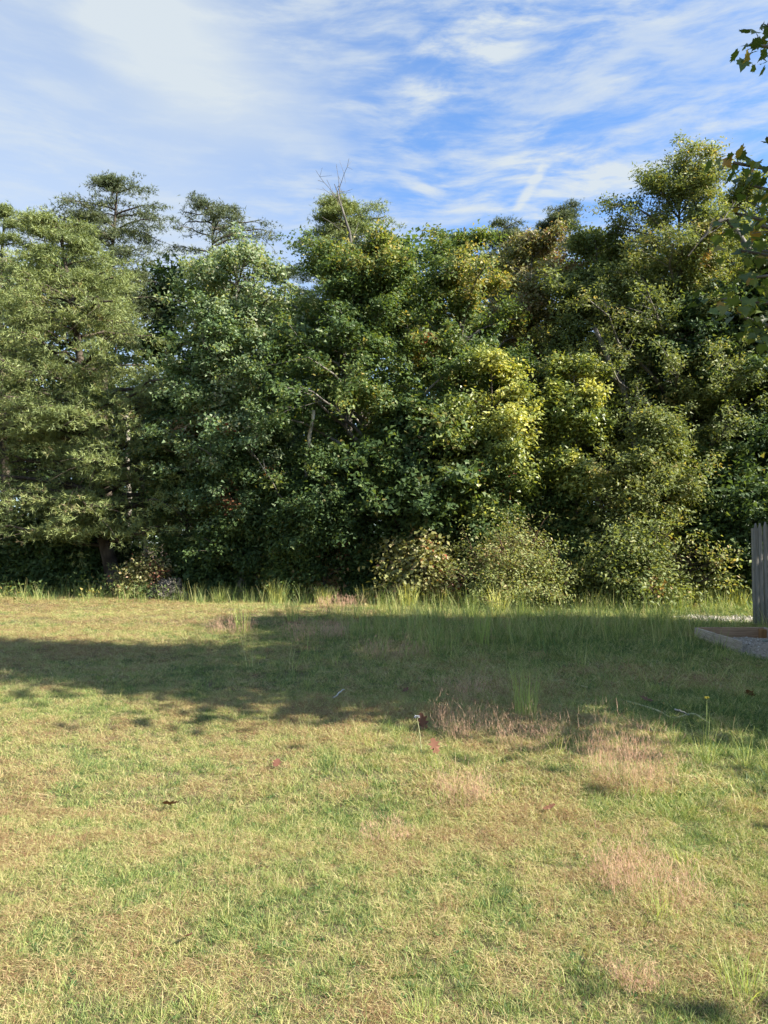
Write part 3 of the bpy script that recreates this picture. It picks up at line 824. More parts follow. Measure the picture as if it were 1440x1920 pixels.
# bushes
GBU = 'bushes along the foot of the wood'
bush = dict(cat='bush', group=GBU, shrub=True, prof='dome', trunk_r=0.03, rise=1.0, crown_name='foliage', depth=0.8)
tree('bush', 'tangled vine bush with cream and brown leaves', 785, 17.6, 1012, 88, 1118, leaf=L_VINE, bark=BARK_R, n1=44, n2=6, nleaf=10, size=0.11, aspect=.8, sigma=.13, tmean=.42, **bush)
tree('bush', 'rounded bush with fine buff green leaves, middle of the three', 962, 16.9, 984, 148, 1132, leaf=L_BUSH, bark=BARK_R, n1=70, n2=8, nleaf=15, size=0.065, aspect=.5, sigma=.12, tmean=.55, **bush)
tree('bush', 'leafy light green bush with shoots, beside the grass before the fence', 1205, 16.7, 988, 150, 1135, leaf=L_BUSH, bark=BARK, n1=74, n2=8, nleaf=16, size=0.095, aspect=.5, sigma=.13, tmean=.48, patches=[(1200, 1095, .16, .95)], extra_tips=[P(1170, 950, 17), P(1255, 975, 17), P(1130, 985, 17)], **bush)
tree('bush', 'small brownish bush squeezed above the gap between vine and rounded bush', 850, 18.6, 985, 60, 1100, leaf=L_VINE, bark=BARK_R, n1=30, n2=6, nleaf=12, size=0.09, aspect=.6, sigma=.13, tmean=.3, **bush)
tree('bush', 'red and gold creeper mound over the brush heap', 272, 19.7, 1045, 56, 1112, leaf=L_VINE, bark=BARK_R, n1=36, n2=6, nleaf=12, size=0.075, aspect=.6, sigma=.10, tmean=.45, patches=[(300, 1080, .25, .72)], **bush)
dk = {**bush}
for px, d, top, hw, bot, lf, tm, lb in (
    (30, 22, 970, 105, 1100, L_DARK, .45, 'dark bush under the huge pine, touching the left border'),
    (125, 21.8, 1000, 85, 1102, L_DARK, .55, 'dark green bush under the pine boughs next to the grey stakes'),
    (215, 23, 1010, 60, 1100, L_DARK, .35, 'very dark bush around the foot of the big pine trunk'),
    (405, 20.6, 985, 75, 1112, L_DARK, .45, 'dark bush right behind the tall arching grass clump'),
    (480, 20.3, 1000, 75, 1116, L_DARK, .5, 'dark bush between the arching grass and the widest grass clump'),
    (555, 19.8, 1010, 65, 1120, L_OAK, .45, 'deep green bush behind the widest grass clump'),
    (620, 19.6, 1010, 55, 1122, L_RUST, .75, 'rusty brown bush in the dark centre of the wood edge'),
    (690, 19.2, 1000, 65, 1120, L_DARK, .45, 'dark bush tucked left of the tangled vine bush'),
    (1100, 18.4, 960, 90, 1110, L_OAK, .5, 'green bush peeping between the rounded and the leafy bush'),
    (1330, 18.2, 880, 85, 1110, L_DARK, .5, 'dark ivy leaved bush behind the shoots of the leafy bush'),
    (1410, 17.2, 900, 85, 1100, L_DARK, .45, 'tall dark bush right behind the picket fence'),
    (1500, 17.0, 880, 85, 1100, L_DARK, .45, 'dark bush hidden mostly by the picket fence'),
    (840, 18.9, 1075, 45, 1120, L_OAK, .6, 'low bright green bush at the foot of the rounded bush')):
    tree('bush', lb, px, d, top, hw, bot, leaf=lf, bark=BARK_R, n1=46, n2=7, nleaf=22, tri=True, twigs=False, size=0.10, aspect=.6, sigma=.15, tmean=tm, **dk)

# low weeds and seedlings under the trees
rg = np.random.default_rng(808)
nc = 1500
wx = rg.uniform(-19, 15, nc)
wy = 20.6 - 0.13 * wx + rg.normal(0, 1.3, nc) - 0.9 * (wx > 0)
wh = rg.uniform(.08, .55, nc) * (0.5 + vnoise(wx, wy, .6, 61))
kp = ~((wx > 5.0) & (wy < 17.0))
wx, wy, wh = wx[kp], wy[kp], wh[kp]
nc = len(wx)
ci = np.repeat(np.arange(nc), 26)
n = len(ci)
pos = np.stack([wx[ci] + rg.normal(0, .16, n), wy[ci] + rg.normal(0, .16, n), wh[ci] * rg.random(n) ** .6 + .03], 1)
v, f, tn = leaf_tris(rg, pos, rg.normal(0, 1, (n, 3)) + np.array((0, 0, .3)), np.array((0, -.2, .8)) + rg.normal(0, .5, (n, 3)), rg.uniform(.05, .12, n), rg.uniform(.03, .07, n), np.clip(.5 + .25 * rg.normal(0, 1, nc)[ci] + rg.normal(0, .1, n), 0, .95))
obj('undergrowth', mesh_np('undergrowth', v, f, tn), L_OAK, kind='stuff', label='low leafy weeds and seedlings along the wood edge')

# bare and pale trunks
def stem(name, label, pts_, r0, r1, mat, cat, group, sides=8, twigs=0, tl=0.8, seed=1):
    rg = np.random.default_rng(seed)
    p = np.array([P(*q_) for q_ in pts_])
    if p[0][2] < 0.6:
        p[0][2] = float(gz(p[0][0], p[0][1])) - 0.03
    base = p[0].copy()
    k = np.linspace(0, len(p) - 1, 14)
    q_ = np.stack([np.interp(k, np.arange(len(p)), p[:, i]) for i in range(3)], 1) - base
    q_[1:-1] += rg.normal(0, 0.02, (12, 3))
    root = empty(name, tuple(base), label, cat, group)
    v, f = tubes(q_[None], np.linspace(r0, r1, 14)[None], sides)
    obj('trunk', mesh_np(name, v, f), mat, root, smooth=True)
    if twigs:
        s = rg.integers(5, 14, twigs)
        st = q_[s]
        dr = unit(rg.normal(0, 1, (twigs, 3)) * (1, .7, .3) + np.array((0, 0, 1.0)))
        u = np.linspace(0, 1, 6)[None, :, None]
        L = (tl * (0.4 + 0.6 * rg.random(twigs)))[:, None, None]
        tw = st[:, None] + dr[:, None] * L * u + rg.normal(0, 0.03, (twigs, 6, 3)) * u * L + np.array((0, 0, .15)) * u ** 2 * L
        v1, f1_ = tubes(tw, np.linspace(r1 * 1.1, 0.005, 6)[None].repeat(twigs, 0), 4)
        k2 = np.repeat(np.arange(twigs), 4)
        st2 = tw[k2, rg.integers(2, 5, len(k2))]
        dr2 = unit(rg.normal(0, 1, (len(k2), 3)) + np.array((0, 0, .5)))
        L2 = rg.uniform(.12, .35, len(k2))[:, None, None] * tl
        tw2 = st2[:, None] + dr2[:, None] * L2 * np.linspace(0, 1, 4)[None, :, None]
        v2, f2_ = tubes(tw2, np.linspace(0.006, 0.003, 4)[None].repeat(len(k2), 0), 3)
        v, f, _ = join([(v1, f1_), (v2, f2_)])
        obj('bare_twigs', mesh_np(name + '_twigs', v, f), mat, root, smooth=True, kind='stuff')
    return root


stem('dead_tree', 'bare dead snag with forked grey top poking above the dark pine', [(660, 1090, 22.5), (655, 700, 22.5), (662, 500, 22.5), (655, 440, 22.5), (640, 385, 22.5), (627, 345, 22.5)], .10, .009, BARK_G, 'dead tree', None, twigs=12, tl=1.3, seed=3)
GT = 'pale bare trunks inside the wood'
stem('bare_trunk', 'pale broken trunk leaning in the dark middle of the wood', [(556, 1090, 19.8), (573, 870, 18.9), (588, 770, 18.4)], .055, .045, BARK_P, 'tree trunk', GT, seed=4)
stem('bare_trunk', 'left of two pale trunks beside the huge pine trunk', [(243, 1080, 24), (240, 840, 24), (236, 760, 24)], .09, .08, BARK_P, 'tree trunk', GT, seed=5)
stem('bare_trunk', 'slanting pale trunk, second beside the huge pine trunk', [(275, 1085, 22), (265, 820, 22), (258, 745, 22)], .07, .05, BARK_P, 'tree trunk', GT, seed=6)
stem('bare_trunk', 'long thin grey stem slanting through the dark young trees', [(590, 1060, 18.7), (565, 985, 18.6), (500, 885, 18.5), (450, 810, 18.7)], .02, .01, BARK_G, 'tree trunk', GT, 6, 5, .6, seed=7)
stem('bare_trunk', 'grey upright trunk seen above the rounded bush', [(1068, 1080, 18.6), (1070, 900, 18.6), (1062, 780, 18.6)], .085, .07, BARK_G, 'tree trunk', GT, seed=8)
stem('bare_trunk', 'thick grey trunk leaning back left of the dark maple', [(1235, 1090, 19), (1180, 760, 19), (1115, 615, 19)], .10, .06, BARK_G, 'tree trunk', GT, seed=9)
stem('bare_trunk', 'crooked grey bough reaching across the tall cherry', [(1480, 1060, 19), (1460, 560, 18.8), (1370, 408, 18.6), (1340, 420, 18.6), (1290, 480, 18.6)], .11, .02, BARK_G, 'tree trunk', GT, twigs=5, seed=10)
stem('bare_trunk', 'dark slim trunk in the gap right of the small yellow topped tree', [(1165, 1085, 20), (1168, 800, 20), (1160, 640, 20)], .08, .06, BARK, 'tree trunk', GT, seed=11)
stem('bare_trunk', 'twin of the dark slim trunk, further right in the gap', [(1225, 1085, 21), (1222, 700, 21), (1228, 600, 21)], .09, .07, BARK, 'tree trunk', GT, seed=12)

# ------------------------------------------------------------------ woods behind
GB = 'trees deeper in the wood'
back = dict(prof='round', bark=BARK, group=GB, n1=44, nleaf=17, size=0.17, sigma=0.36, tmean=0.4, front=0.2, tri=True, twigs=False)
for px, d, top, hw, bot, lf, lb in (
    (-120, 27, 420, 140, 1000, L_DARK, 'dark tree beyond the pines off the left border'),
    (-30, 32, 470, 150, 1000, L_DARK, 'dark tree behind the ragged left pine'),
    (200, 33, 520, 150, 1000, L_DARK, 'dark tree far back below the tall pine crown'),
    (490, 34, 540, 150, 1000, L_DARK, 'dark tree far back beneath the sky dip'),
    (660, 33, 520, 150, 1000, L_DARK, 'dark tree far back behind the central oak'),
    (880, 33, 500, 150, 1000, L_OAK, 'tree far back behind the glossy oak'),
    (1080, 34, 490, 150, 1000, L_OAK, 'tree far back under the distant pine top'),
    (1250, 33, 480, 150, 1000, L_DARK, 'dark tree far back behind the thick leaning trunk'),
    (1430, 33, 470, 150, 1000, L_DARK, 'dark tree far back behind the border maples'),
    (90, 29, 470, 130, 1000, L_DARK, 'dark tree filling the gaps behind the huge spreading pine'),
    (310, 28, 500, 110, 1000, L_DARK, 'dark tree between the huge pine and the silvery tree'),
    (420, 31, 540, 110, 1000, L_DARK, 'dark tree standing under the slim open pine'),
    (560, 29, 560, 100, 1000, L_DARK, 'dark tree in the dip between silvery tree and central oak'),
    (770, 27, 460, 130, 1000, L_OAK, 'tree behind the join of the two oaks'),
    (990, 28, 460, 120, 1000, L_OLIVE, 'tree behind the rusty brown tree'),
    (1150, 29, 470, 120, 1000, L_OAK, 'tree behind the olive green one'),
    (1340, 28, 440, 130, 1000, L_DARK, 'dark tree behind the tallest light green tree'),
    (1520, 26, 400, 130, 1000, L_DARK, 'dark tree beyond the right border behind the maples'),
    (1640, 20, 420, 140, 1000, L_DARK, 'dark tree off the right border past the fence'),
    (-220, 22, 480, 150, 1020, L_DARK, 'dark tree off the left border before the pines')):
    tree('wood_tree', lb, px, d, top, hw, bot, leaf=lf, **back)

# far mass of the wood, reads as one
n = 60000
rg = np.random.default_rng(77)
cx_, cy_ = rg.uniform(-48, 48, 900), rg.uniform(33, 46, 900)
cz_ = rg.random(900) ** 0.9 * (9.3 + 1.5 * np.sin(cx_ * 0.5) + (cy_ - 33) * 0.1)
ci = rg.integers(0, 900, n)
pos = np.stack([cx_, cy_, cz_], 1)[ci] + rg.normal(0, 0.9, (n, 3))
pos[:, 2] = np.abs(pos[:, 2])
v, f, tn = leaf_tris(rg, pos, rg.normal(0, 1, (n, 3)), rg.normal(0, .6, (n, 3)) + np.array((0, -.3, .9)), rg.uniform(.3, .6, n), rg.uniform(.25, .4, n), np.clip(rg.normal(.35, .15, n), 0, .85))
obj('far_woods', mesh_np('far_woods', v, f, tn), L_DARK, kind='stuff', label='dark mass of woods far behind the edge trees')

# trees out of view on the right that throw the long shadow over the field
MX, MY = 6.4, 6.2
def in_view(p):
    u = p[:, 0] / p[:, 1]
    return (u < 0.72) & (p[:, 2] > 0.2)
near_tips = [P(*q_) for q_ in ((1412, 85, 6.0), (1432, 60, 6.1), (1436, 258, 6.2), (1375, 305, 6.0), (1405, 345, 6.1), (1420, 420, 5.9), (1390, 470, 6.2), (1418, 520, 5.8), (1350, 560, 6.3), (1395, 595, 6.0), (1425, 470, 6.4), (1380, 400, 6.2))]
maple, mbase, msec = tree('near_maple', 'near maple whose big dark leaves hang in from the right border', 0, 7, 0, 0, 0, 'pine', L_MAPLE, BARK_G, n1=90, n2=9, nleaf=13, size=0.16, aspect=.9, sigma=.24, trunk_r=.17, front=0,
     world=(MX, MY, MX, 11.0, 2.8, 3.2), cull=in_view, extra_tips=near_tips, ext=.22, limb=.009)
tree('broadleaf_tree', 'shade tree standing beyond the picket fence, off the right border', 0, 12, 0, 0, 0, 'round', L_OAK, BARK_G, n1=84, nleaf=24, size=0.19, sigma=.36, tri=True, trunk_r=.2, front=0, group=GBR, world=(12.0, 8.4, 12.0, 11.5, 3.0, 3.7))
tree('pine_tree', 'tall bare stemmed pine off the right border near the fence', 0, 16, 0, 0, 0, trunk_r=.2, world=(16.5, 21.0, 16.5, 15.0, 8.0, 2.9), **{**pine, 'prof': 'flat', 'front': 0, 'size': .16})
tree('broadleaf_tree', 'shade tree off the right border beside the camera', 0, 12, 0, 0, 0, 'round', L_OAK, BARK_G, n1=36, nleaf=20, size=0.17, sigma=.3, tri=True, trunk_r=.12, front=0, group=GBR, world=(6.1, -1.0, 6.1, 4.4, 1.6, 1.3))

# single maple leaves in view
def maple_leaf_mesh(seed):
    rg = np.random.default_rng(seed)
    lob = [(0, 0), (.16, -.04), (.42, -.10), (.36, .08), (.62, .22), (.44, .34), (.50, .52), (.27, .50), (.22, .70), (.10, .80), (0, 1.0)]
    out = lob + [(-a_, b_) for a_, b_ in lob[-2:0:-1]]
    v = [(0.0, .38, .0)] + [(a_ * (1 + rg.normal(0, .06)), b_ + rg.normal(0, .015), .18 * abs(a_) - .22 * (b_ - .35) ** 2 + rg.normal(0, .02)) for a_, b_ in out]
    m_ = len(out)
    f = [(0, i + 1, (i + 1) % m_ + 1) for i in range(m_)]
    me = mesh_np('maple_leaf', np.array(v), np.array(f))
    me.materials.append(L_MAPLE_O)
    return me


mleaf = [maple_leaf_mesh(i) for i in range(5)]
rg = np.random.default_rng(321)
spots = [(1412, 92, 6.0, 13, 13, 14), (1432, 62, 6.1, 9, 7, 16), (1437, 112, 6.0, 6, 6, 14), (1438, 262, 6.2, 4, 3, 6), (1385, 305, 6.0, 22, 28, 14), (1420, 335, 6.1, 26, 24, 22), (1425, 400, 5.9, 30, 24, 34),
         (1388, 395, 6.2, 14, 20, 30), (1395, 465, 6.2, 30, 38, 22), (1430, 480, 6.4, 22, 18, 40), (1420, 540, 5.8, 34, 24, 26), (1350, 560, 6.3, 22, 34, 12), (1398, 600, 6.0, 34, 34, 22), (1340, 420, 6.3, 6, 26, 20), (1435, 640, 6.0, 18, 12, 26)]
inv = Matrix.Translation(-Vector(mbase))
for px, py, d, cnt, sx, sy in spots:
    for k in range(cnt):
        c = P(px + rg.normal(0, sx), py + rg.normal(0, sy), d + rg.normal(0, .3))
        L = rg.uniform(.06, .112)
        if rg.random() < .18:
            continue
        dirv = Vector((rg.normal(-.25, .6), rg.normal(-.1, .6), rg.uniform(-.95, -.05))).normalized()
        nv = Vector((rg.normal(0, .45), rg.normal(-.1, .45), 1)).normalized()
        side = dirv.cross(nv).normalized()
        nn = side.cross(dirv)
        mtx = Matrix((side, dirv, nn)).transposed().to_4x4()
        o = bpy.data.objects.new('leaf', mleaf[int(rg.integers(0, 5))])
        COL.objects.link(o)
        o.parent = maple
        o.matrix_local = inv @ Matrix.Translation(Vector(c)) @ mtx @ Matrix.Scale(L, 4)

# ------------------------------------------------------------------ wood materials and timber things
def timber_mat(name, c0, c1, c2, stain=None, axis='Z', fine=60):
    m = bpy.data.materials.new(name)
    m.use_nodes = True
    t = NT(m.node_tree)
    p = t.n('ShaderNodeTexCoord').outputs['Object']
    rnd = t.n('ShaderNodeObjectInfo').outputs['Random']
    sc = {'Z': (1, 1, .05), 'X': (.05, 1, 1), 'Y': (1, .05, 1)}[axis]
    off = t.n('ShaderNodeVectorMath', {0: p, 1: t.n('ShaderNodeCombineXYZ', {0: t.m('MULTIPLY', rnd, 9.0), 1: t.m('MULTIPLY', rnd, 5.0), 2: t.m('MULTIPLY', rnd, 7.0)}).outputs[0]}, operation='ADD').outputs[0]
    g = t.noise(t.mapping(off, scale=sc), fine, 6, 0.65)
    g2 = t.noise(off, 4.0, 4, 0.6)
    col = t.ramp(g, [(0.3, c0), (0.55, c1), (0.75, c2)])
    col = t.mix(t.m('MULTIPLY', t.smooth(g2, .45, .75), .45), col, c0)
    col = t.mix(t.m('MULTIPLY', rnd, .35), col, c0)
    if stain:
        z = t.n('ShaderNodeSeparateXYZ', {0: p}).outputs[2]
        col = t.mix(t.m('MULTIPLY', t.smooth(t.m('MULTIPLY_ADD', t.m('SUBTRACT', g2, .5), .8, z), 1.0, 0.0), .65), col, stain)
    bp = t.n('ShaderNodeBump', {'Height': g, 'Strength': .6, 'Distance': .004})
    pb = t.n('ShaderNodeBsdfPrincipled', {'Base Color': col, 'Roughness': .88, 'Normal': bp.outputs[0], 'Specular IOR Level': .2})
    t.n('ShaderNodeOutputMaterial', {0: pb.outputs[0]})
    return m


FENCE = timber_mat('weathered_picket', (.15, .14, .125), (.28, .265, .24), (.38, .365, .33), (.12, .13, .115))
OLD = timber_mat('old_grey_board', (.27, .22, .17), (.48, .41, .33), (.62, .55, .46), axis='Y', fine=45)
BROWN = timber_mat('brown_board', (.23, .15, .095), (.42, .28, .18), (.54, .38, .26), axis='X', fine=45)
ORANGE = timber_mat('orange_block', (.22, .12, .05), (.34, .19, .08), (.42, .26, .12), axis='Z', fine=40)
PALEB = timber_mat('pale_board', (.30, .24, .19), (.46, .38, .31), (.56, .48, .40), axis='Y', fine=45)


def box_np(sx, sy, sz, bev=0.004, jitter=0.0, seed=0):
    import bmesh
    bm = bmesh.new()
    bmesh.ops.create_cube(bm, size=1)
    bmesh.ops.scale(bm, vec=(sx, sy, sz), verts=bm.verts)
    bmesh.ops.translate(bm, vec=(0, 0, sz / 2), verts=bm.verts)
    long_i = int(np.argmax((sx, sy, sz)))
    es = [e for e in bm.edges if abs((e.verts[0].co - e.verts[1].co)[long_i]) > 1e-6]
    bmesh.ops.subdivide_edges(bm, edges=es, cuts=5, use_grid_fill=True)
    rr = random.Random(seed)
    for v_ in bm.verts:
        v_.co += Vector((rr.uniform(-1, 1), rr.uniform(-1, 1), rr.uniform(-1, 1))) * jitter
    bmesh.ops.bevel(bm, geom=[e for e in bm.edges if e.is_manifold and e.calc_face_angle(0) > .8], offset=bev, segments=1, affect='EDGES')
    me = bpy.data.meshes.new('board')
    bm.to_mesh(me)
    bm.free()
    return me


# stockade fence: first picket by the planter, running off to the right
fx0, fy0 = 6.44, 12.72
fence = empty('picket_fence', (fx0, fy0, float(gz(fx0, fy0)) - .03), 'weathered grey stockade fence of pointed pickets at the right border', 'fence')
def picket_mesh(h, w_, th, seed):
    rr = random.Random(seed)
    prof_ = [(-w_ / 2, 0), (w_ / 2, 0), (w_ / 2, h - .17), (w_ * .43, h - .11), (w_ * .26, h - .05), (w_ * .06, h), (-w_ * .06, h), (-w_ * .26, h - .05), (-w_ * .43, h - .11), (-w_ / 2, h - .17)]
    m_ = len(prof_)
    v = [(a_, -th / 2 - (.006 if abs(a_) < w_ * .45 else 0), b_) for a_, b_ in prof_] + [(a_, th / 2, b_) for a_, b_ in prof_]
    v += [(0, -th / 2 - .010, 0.0), (0, -th / 2 - .010, h - .08)]          # slightly rounded face
    F = []
    order = list(range(m_))
    c0, c1 = 2 * m_, 2 * m_ + 1
    F += [(0, c0, 9), (c0, c1, 9), (9, c1, 8), (8, c1, 7), (7, c1, 6), (6, c1, 5), (5, c1, 4), (4, c1, 3), (3, c1, 2), (2, c1, c0), (2, c0, 1)]
    F += [(m_, m_ + k + 1, m_ + k + 2)[::1] for k in range(0)]
    for k in range(1, m_ - 1):
        F.append((m_, m_ + k, m_ + k + 1))
    for k in range(m_):
        j = (k + 1) % m_
        F += [(k, m_ + k, m_ + j), (k, m_ + j, j)]
    me = mesh_np('picket', np.array(v, float), np.array(F))
    me.materials.append(FENCE)
    return me
pk_m = [picket_mesh(1.86 + .012 * ((i * 7) % 3 - 1), .072, .02, i) for i in range(4)]
for i in range(36):
    o = bpy.data.objects.new('picket', pk_m[(i * 3) % 4])
    COL.objects.link(o)
    o.parent = fence
    o.location = (.036 + i * .0765, random.uniform(-.003, .003), random.uniform(-.012, .012))
    o.rotation_euler = (random.uniform(-.004, .004), random.uniform(-.006, .006) - .004, random.uniform(-.05, .05))
for z in (.35, 1.0, 1.55):
    o = obj('rail', box_np(2.8, .04, .075, .006, .002, 3), FENCE, fence)
    o.location = (1.4, .036, z)
for xx in (.06, 2.4):
    o = obj('post', box_np(.09, .09, 1.75, .008, .002, 4), FENCE, fence)
    o.location = (xx, .105, 0)

# raised planter of rough boards
px0, px1, py0, py1 = 4.74, 5.74, 8.55, 11.15
pz = float(gz(5.3, 10)) - .02
bed = empty('raised_planter', (px0, py1, pz), 'low wooden raised planter open to the sky in front of the fence', 'planter')
def part(name, me, mat, loc, rot=0, tilt=0):
    o = obj(name, me, mat, bed)
    o.location = (loc[0] - px0, loc[1] - py1, loc[2])
    o.rotation_euler = (tilt, 0, rot)
    return o
part('board', box_np(px1 - px0 - .01, .038, .235, .004, .003, 1), BROWN, ((px0 + px1) / 2, py1 - .02, 0))
part('board', box_np(.038, 1.42, .225, .006, .008, 2), OLD, (px0 - .02, py1 - .71, 0), tilt=.012)
part('board', box_np(.038, py1 - py0, .235, .004, .003, 3), PALEB, (px1 + .02, (py0 + py1) / 2, 0))
part('board', box_np(px1 - px0 - .01, .038, .225, .004, .003, 4), OLD, ((px0 + px1) / 2, py0 + .02, 0))
for xx, yy_ in ((px1 - .045, py1 - .085), (px0 + .045, py1 - .085), (px1 - .045, py0 + .085), (px0 + .045, py0 + .085)):
    part('corner_post', box_np(.085, .085, .215, .004, .002, 5), ORANGE, (xx, yy_, 0))

gravel = bpy.data.materials.new('pale_gravel')
gravel.use_nodes = True
t = NT(gravel.node_tree)
rn = t.n('ShaderNodeAttribute', None, attribute_name='tint', attribute_type='GEOMETRY').outputs['Fac']
pb = t.n('ShaderNodeBsdfPrincipled', {'Base Color': t.ramp(rn, [(0, (.12, .10, .085)), (.35, (.25, .215, .165)), (.75, (.38, .34, .28)), (1, (.50, .47, .41))]), 'Roughness': .9})
t.n('ShaderNodeOutputMaterial', {0: pb.outputs[0]})


def stones(n, x0, x1, y0, y1, s0, s1, zf, seed, shape=None):
    rg = np.random.default_rng(seed)
    oc = np.array([(1, 0, 0), (-1, 0, 0), (0, 1, 0), (0, -1, 0), (0, 0, 1), (0, 0, -1)], float)
    ofc = np.array([(0, 2, 4), (2, 1, 4), (1, 3, 4), (3, 0, 4), (2, 0, 5), (1, 2, 5), (3, 1, 5), (0, 3, 5)])
    c = np.stack([rg.uniform(x0, x1, n), rg.uniform(y0, y1, n), np.zeros(n)], 1)
    if shape is not None:
        kp = shape(c, rg)
        c = c[kp]; n = len(c)
    c[:, 2] = zf(c[:, 0], c[:, 1])
    s = rg.uniform(s0, s1, n) * rg.random(n) ** .5
    v = c[:, None] + oc[None] * (s[:, None, None] * rg.uniform(.5, 1.2, (n, 6, 1)) * np.array((1, 1, .55)))
    an = rg.random(n) * 6.28
    f = (np.arange(n)[:, None, None] * 6 + ofc[None]).reshape(-1, 3)
    return v.reshape(-1, 3), f, np.repeat(np.clip(rg.normal(.6, .25, n), 0, 1), 6)


# gravel fill of the planter: sloped soil sheet plus stones
gx_ = np.linspace(px0 + .002, px1 - .002, 24); gy_ = np.linspace(py0 + .042, py1 - .042, 40)
XX, YY = np.meshgrid(gx_, gy_, indexing='ij')
fillz = lambda a_, b_: pz + .035 + .06 * vnoise(a_, b_, 3.0, 41) + .03 * vnoise(a_, b_, 11, 42) + np.clip((10.6 - b_) * .09, 0, .12) - .30 * np.clip((9.9 - b_) / .5, 0, 1) * np.clip((px0 + .35 - a_) / .35, 0, 1) - .26 * np.clip((9.3 - b_) / .6, 0, 1)
idx = np.arange(XX.size).reshape(XX.shape)
a, b, c, d_ = idx[:-1, :-1].ravel(), idx[1:, :-1].ravel(), idx[1:, 1:].ravel(), idx[:-1, 1:].ravel()
sv, sf, st_ = stones(2600, px0 + .03, px1 - .03, py0 + .06, py1 - .06, .012, .035, fillz, 9)
v, f, tn = join([(np.stack([XX.ravel(), YY.ravel(), fillz(XX, YY).ravel()], 1), np.concatenate([np.stack([a, b, c], 1), np.stack([a, c, d_], 1)]), np.full(XX.size, .4)), (sv, sf, st_)])
o = obj('gravel_fill', mesh_np('gravel_fill', v - np.array((px0, py1, pz)), f, tn), gravel, bed, kind='stuff')

# white gravel strip by the fence
sv, sf, st_ = stones(3600, 5.7, 8.2, 13.4, 15.1, .015, .045, lambda a_, b_: gz(a_, b_) + .012, 10,
                     lambda c, rg: (((c[:, 0] - 6.9) / 1.25) ** 2 + ((c[:, 1] - 14.25) / .62) ** 2 + (vnoise(c[:, 0], c[:, 1], 3, 50) - .5) * 1.1) < 1)
st_ = np.clip(st_ + .12, 0, 1)
obj('gravel', mesh_np('gravel', sv, sf, st_), gravel, kind='stuff', label='strip of loose white gravel in the grass beside the fence')


def plain(name, c, rough=.6):
    m = bpy.data.materials.new(name)
    m.use_nodes = True
    t = NT(m.node_tree)
    p = t.n('ShaderNodeTexCoord').outputs['Object']
    col = t.mix(t.smooth(t.noise(p, 25, 4), .35, .7), c, tuple(.6 * a_ for a_ in c))
    t.n('ShaderNodeOutputMaterial', {0: t.n('ShaderNodeBsdfPrincipled', {'Base Color': col, 'Roughness': rough}).outputs[0]})
    return m


def hose(name, label, cat, pts3, r, mat, sides=8, sm=60):
    p = np.array(pts3, float)
    k = np.linspace(0, len(p) - 1, sm)
    # Catmull-Rom
    pp = np.vstack([2 * p[0] - p[1], p, 2 * p[-1] - p[-2]])
    i = np.minimum(k.astype(int), len(p) - 2); u = (k - i)[:, None]
    q_ = .5 * ((2 * pp[i + 1]) + (pp[i + 2] - pp[i]) * u + (2 * pp[i] - 5 * pp[i + 1] + 4 * pp[i + 2] - pp[i + 3]) * u ** 2 + (3 * pp[i + 1] - pp[i] - 3 * pp[i + 2] + pp[i + 3]) * u ** 3)
    base = q_[0].copy()
    v, f = tubes((q_ - base)[None], np.full((1, sm), r), sides)
    return obj(name, mesh_np(name, v, f), mat, loc=tuple(base), smooth=True, label=label, cat=cat)


HOSE = plain('hose_grey_green', (.20, .23, .20)); HOSE_Y = plain('hose_faded', (.50, .47, .24))
ang = np.linspace(0, 5.6, 14)
hose('garden_hose', 'grey green hose looped on the gravel inside the planter', 'hose', [(5.45 + .30 * math.cos(a_), 9.95 + .26 * math.sin(a_), float(fillz(5.45 + .30 * math.cos(a_), 9.95 + .26 * math.sin(a_))) + .025) for a_ in ang], .014, HOSE)
hp = []
for px, py in ((1075, 1280), (1088, 1288), (1112, 1292), (1150, 1309), (1190, 1327), (1232, 1341), (1262, 1350), (1300, 1346), (1330, 1358)):
    a_, b_ = G(px, py); hp.append((a_, b_, float(gz(a_, b_)) + (.028 if px in (1190, 1232, 1088, 1300) else .014)))
hose('garden_hose', 'thin faded hose winding half hidden through the shaded grass', 'hose', hp, .009, HOSE_Y)


def stick(label, a_, b_, r, mat, z0=.02, z1=.05, name='stick'):
    g0, g1 = G(*a_), G(*b_)
    p = np.linspace((g0[0], g0[1], float(gz(*g0)) + z0), (g1[0], g1[1], float(gz(*g1)) + z1), 7)
    rg = np.random.default_rng(int(a_[0])); p[1:-1] += rg.normal(0, .008, (5, 3)); base = p[0].copy()
    v, f = tubes((p - base)[None], np.linspace(r, r * .6, 7)[None], 6)
    return obj(name, mesh_np(name, v, f), mat, loc=tuple(base), smooth=True, label=label, cat='stick')


stick('short bleached stick lying in the middle of the tree shadow', (624, 1312), (646, 1302), .009, BARK_P)
stick('pale stick in the weeds below the hose', (1265, 1345), (1292, 1352), .009, BARK_P, .06, .05)

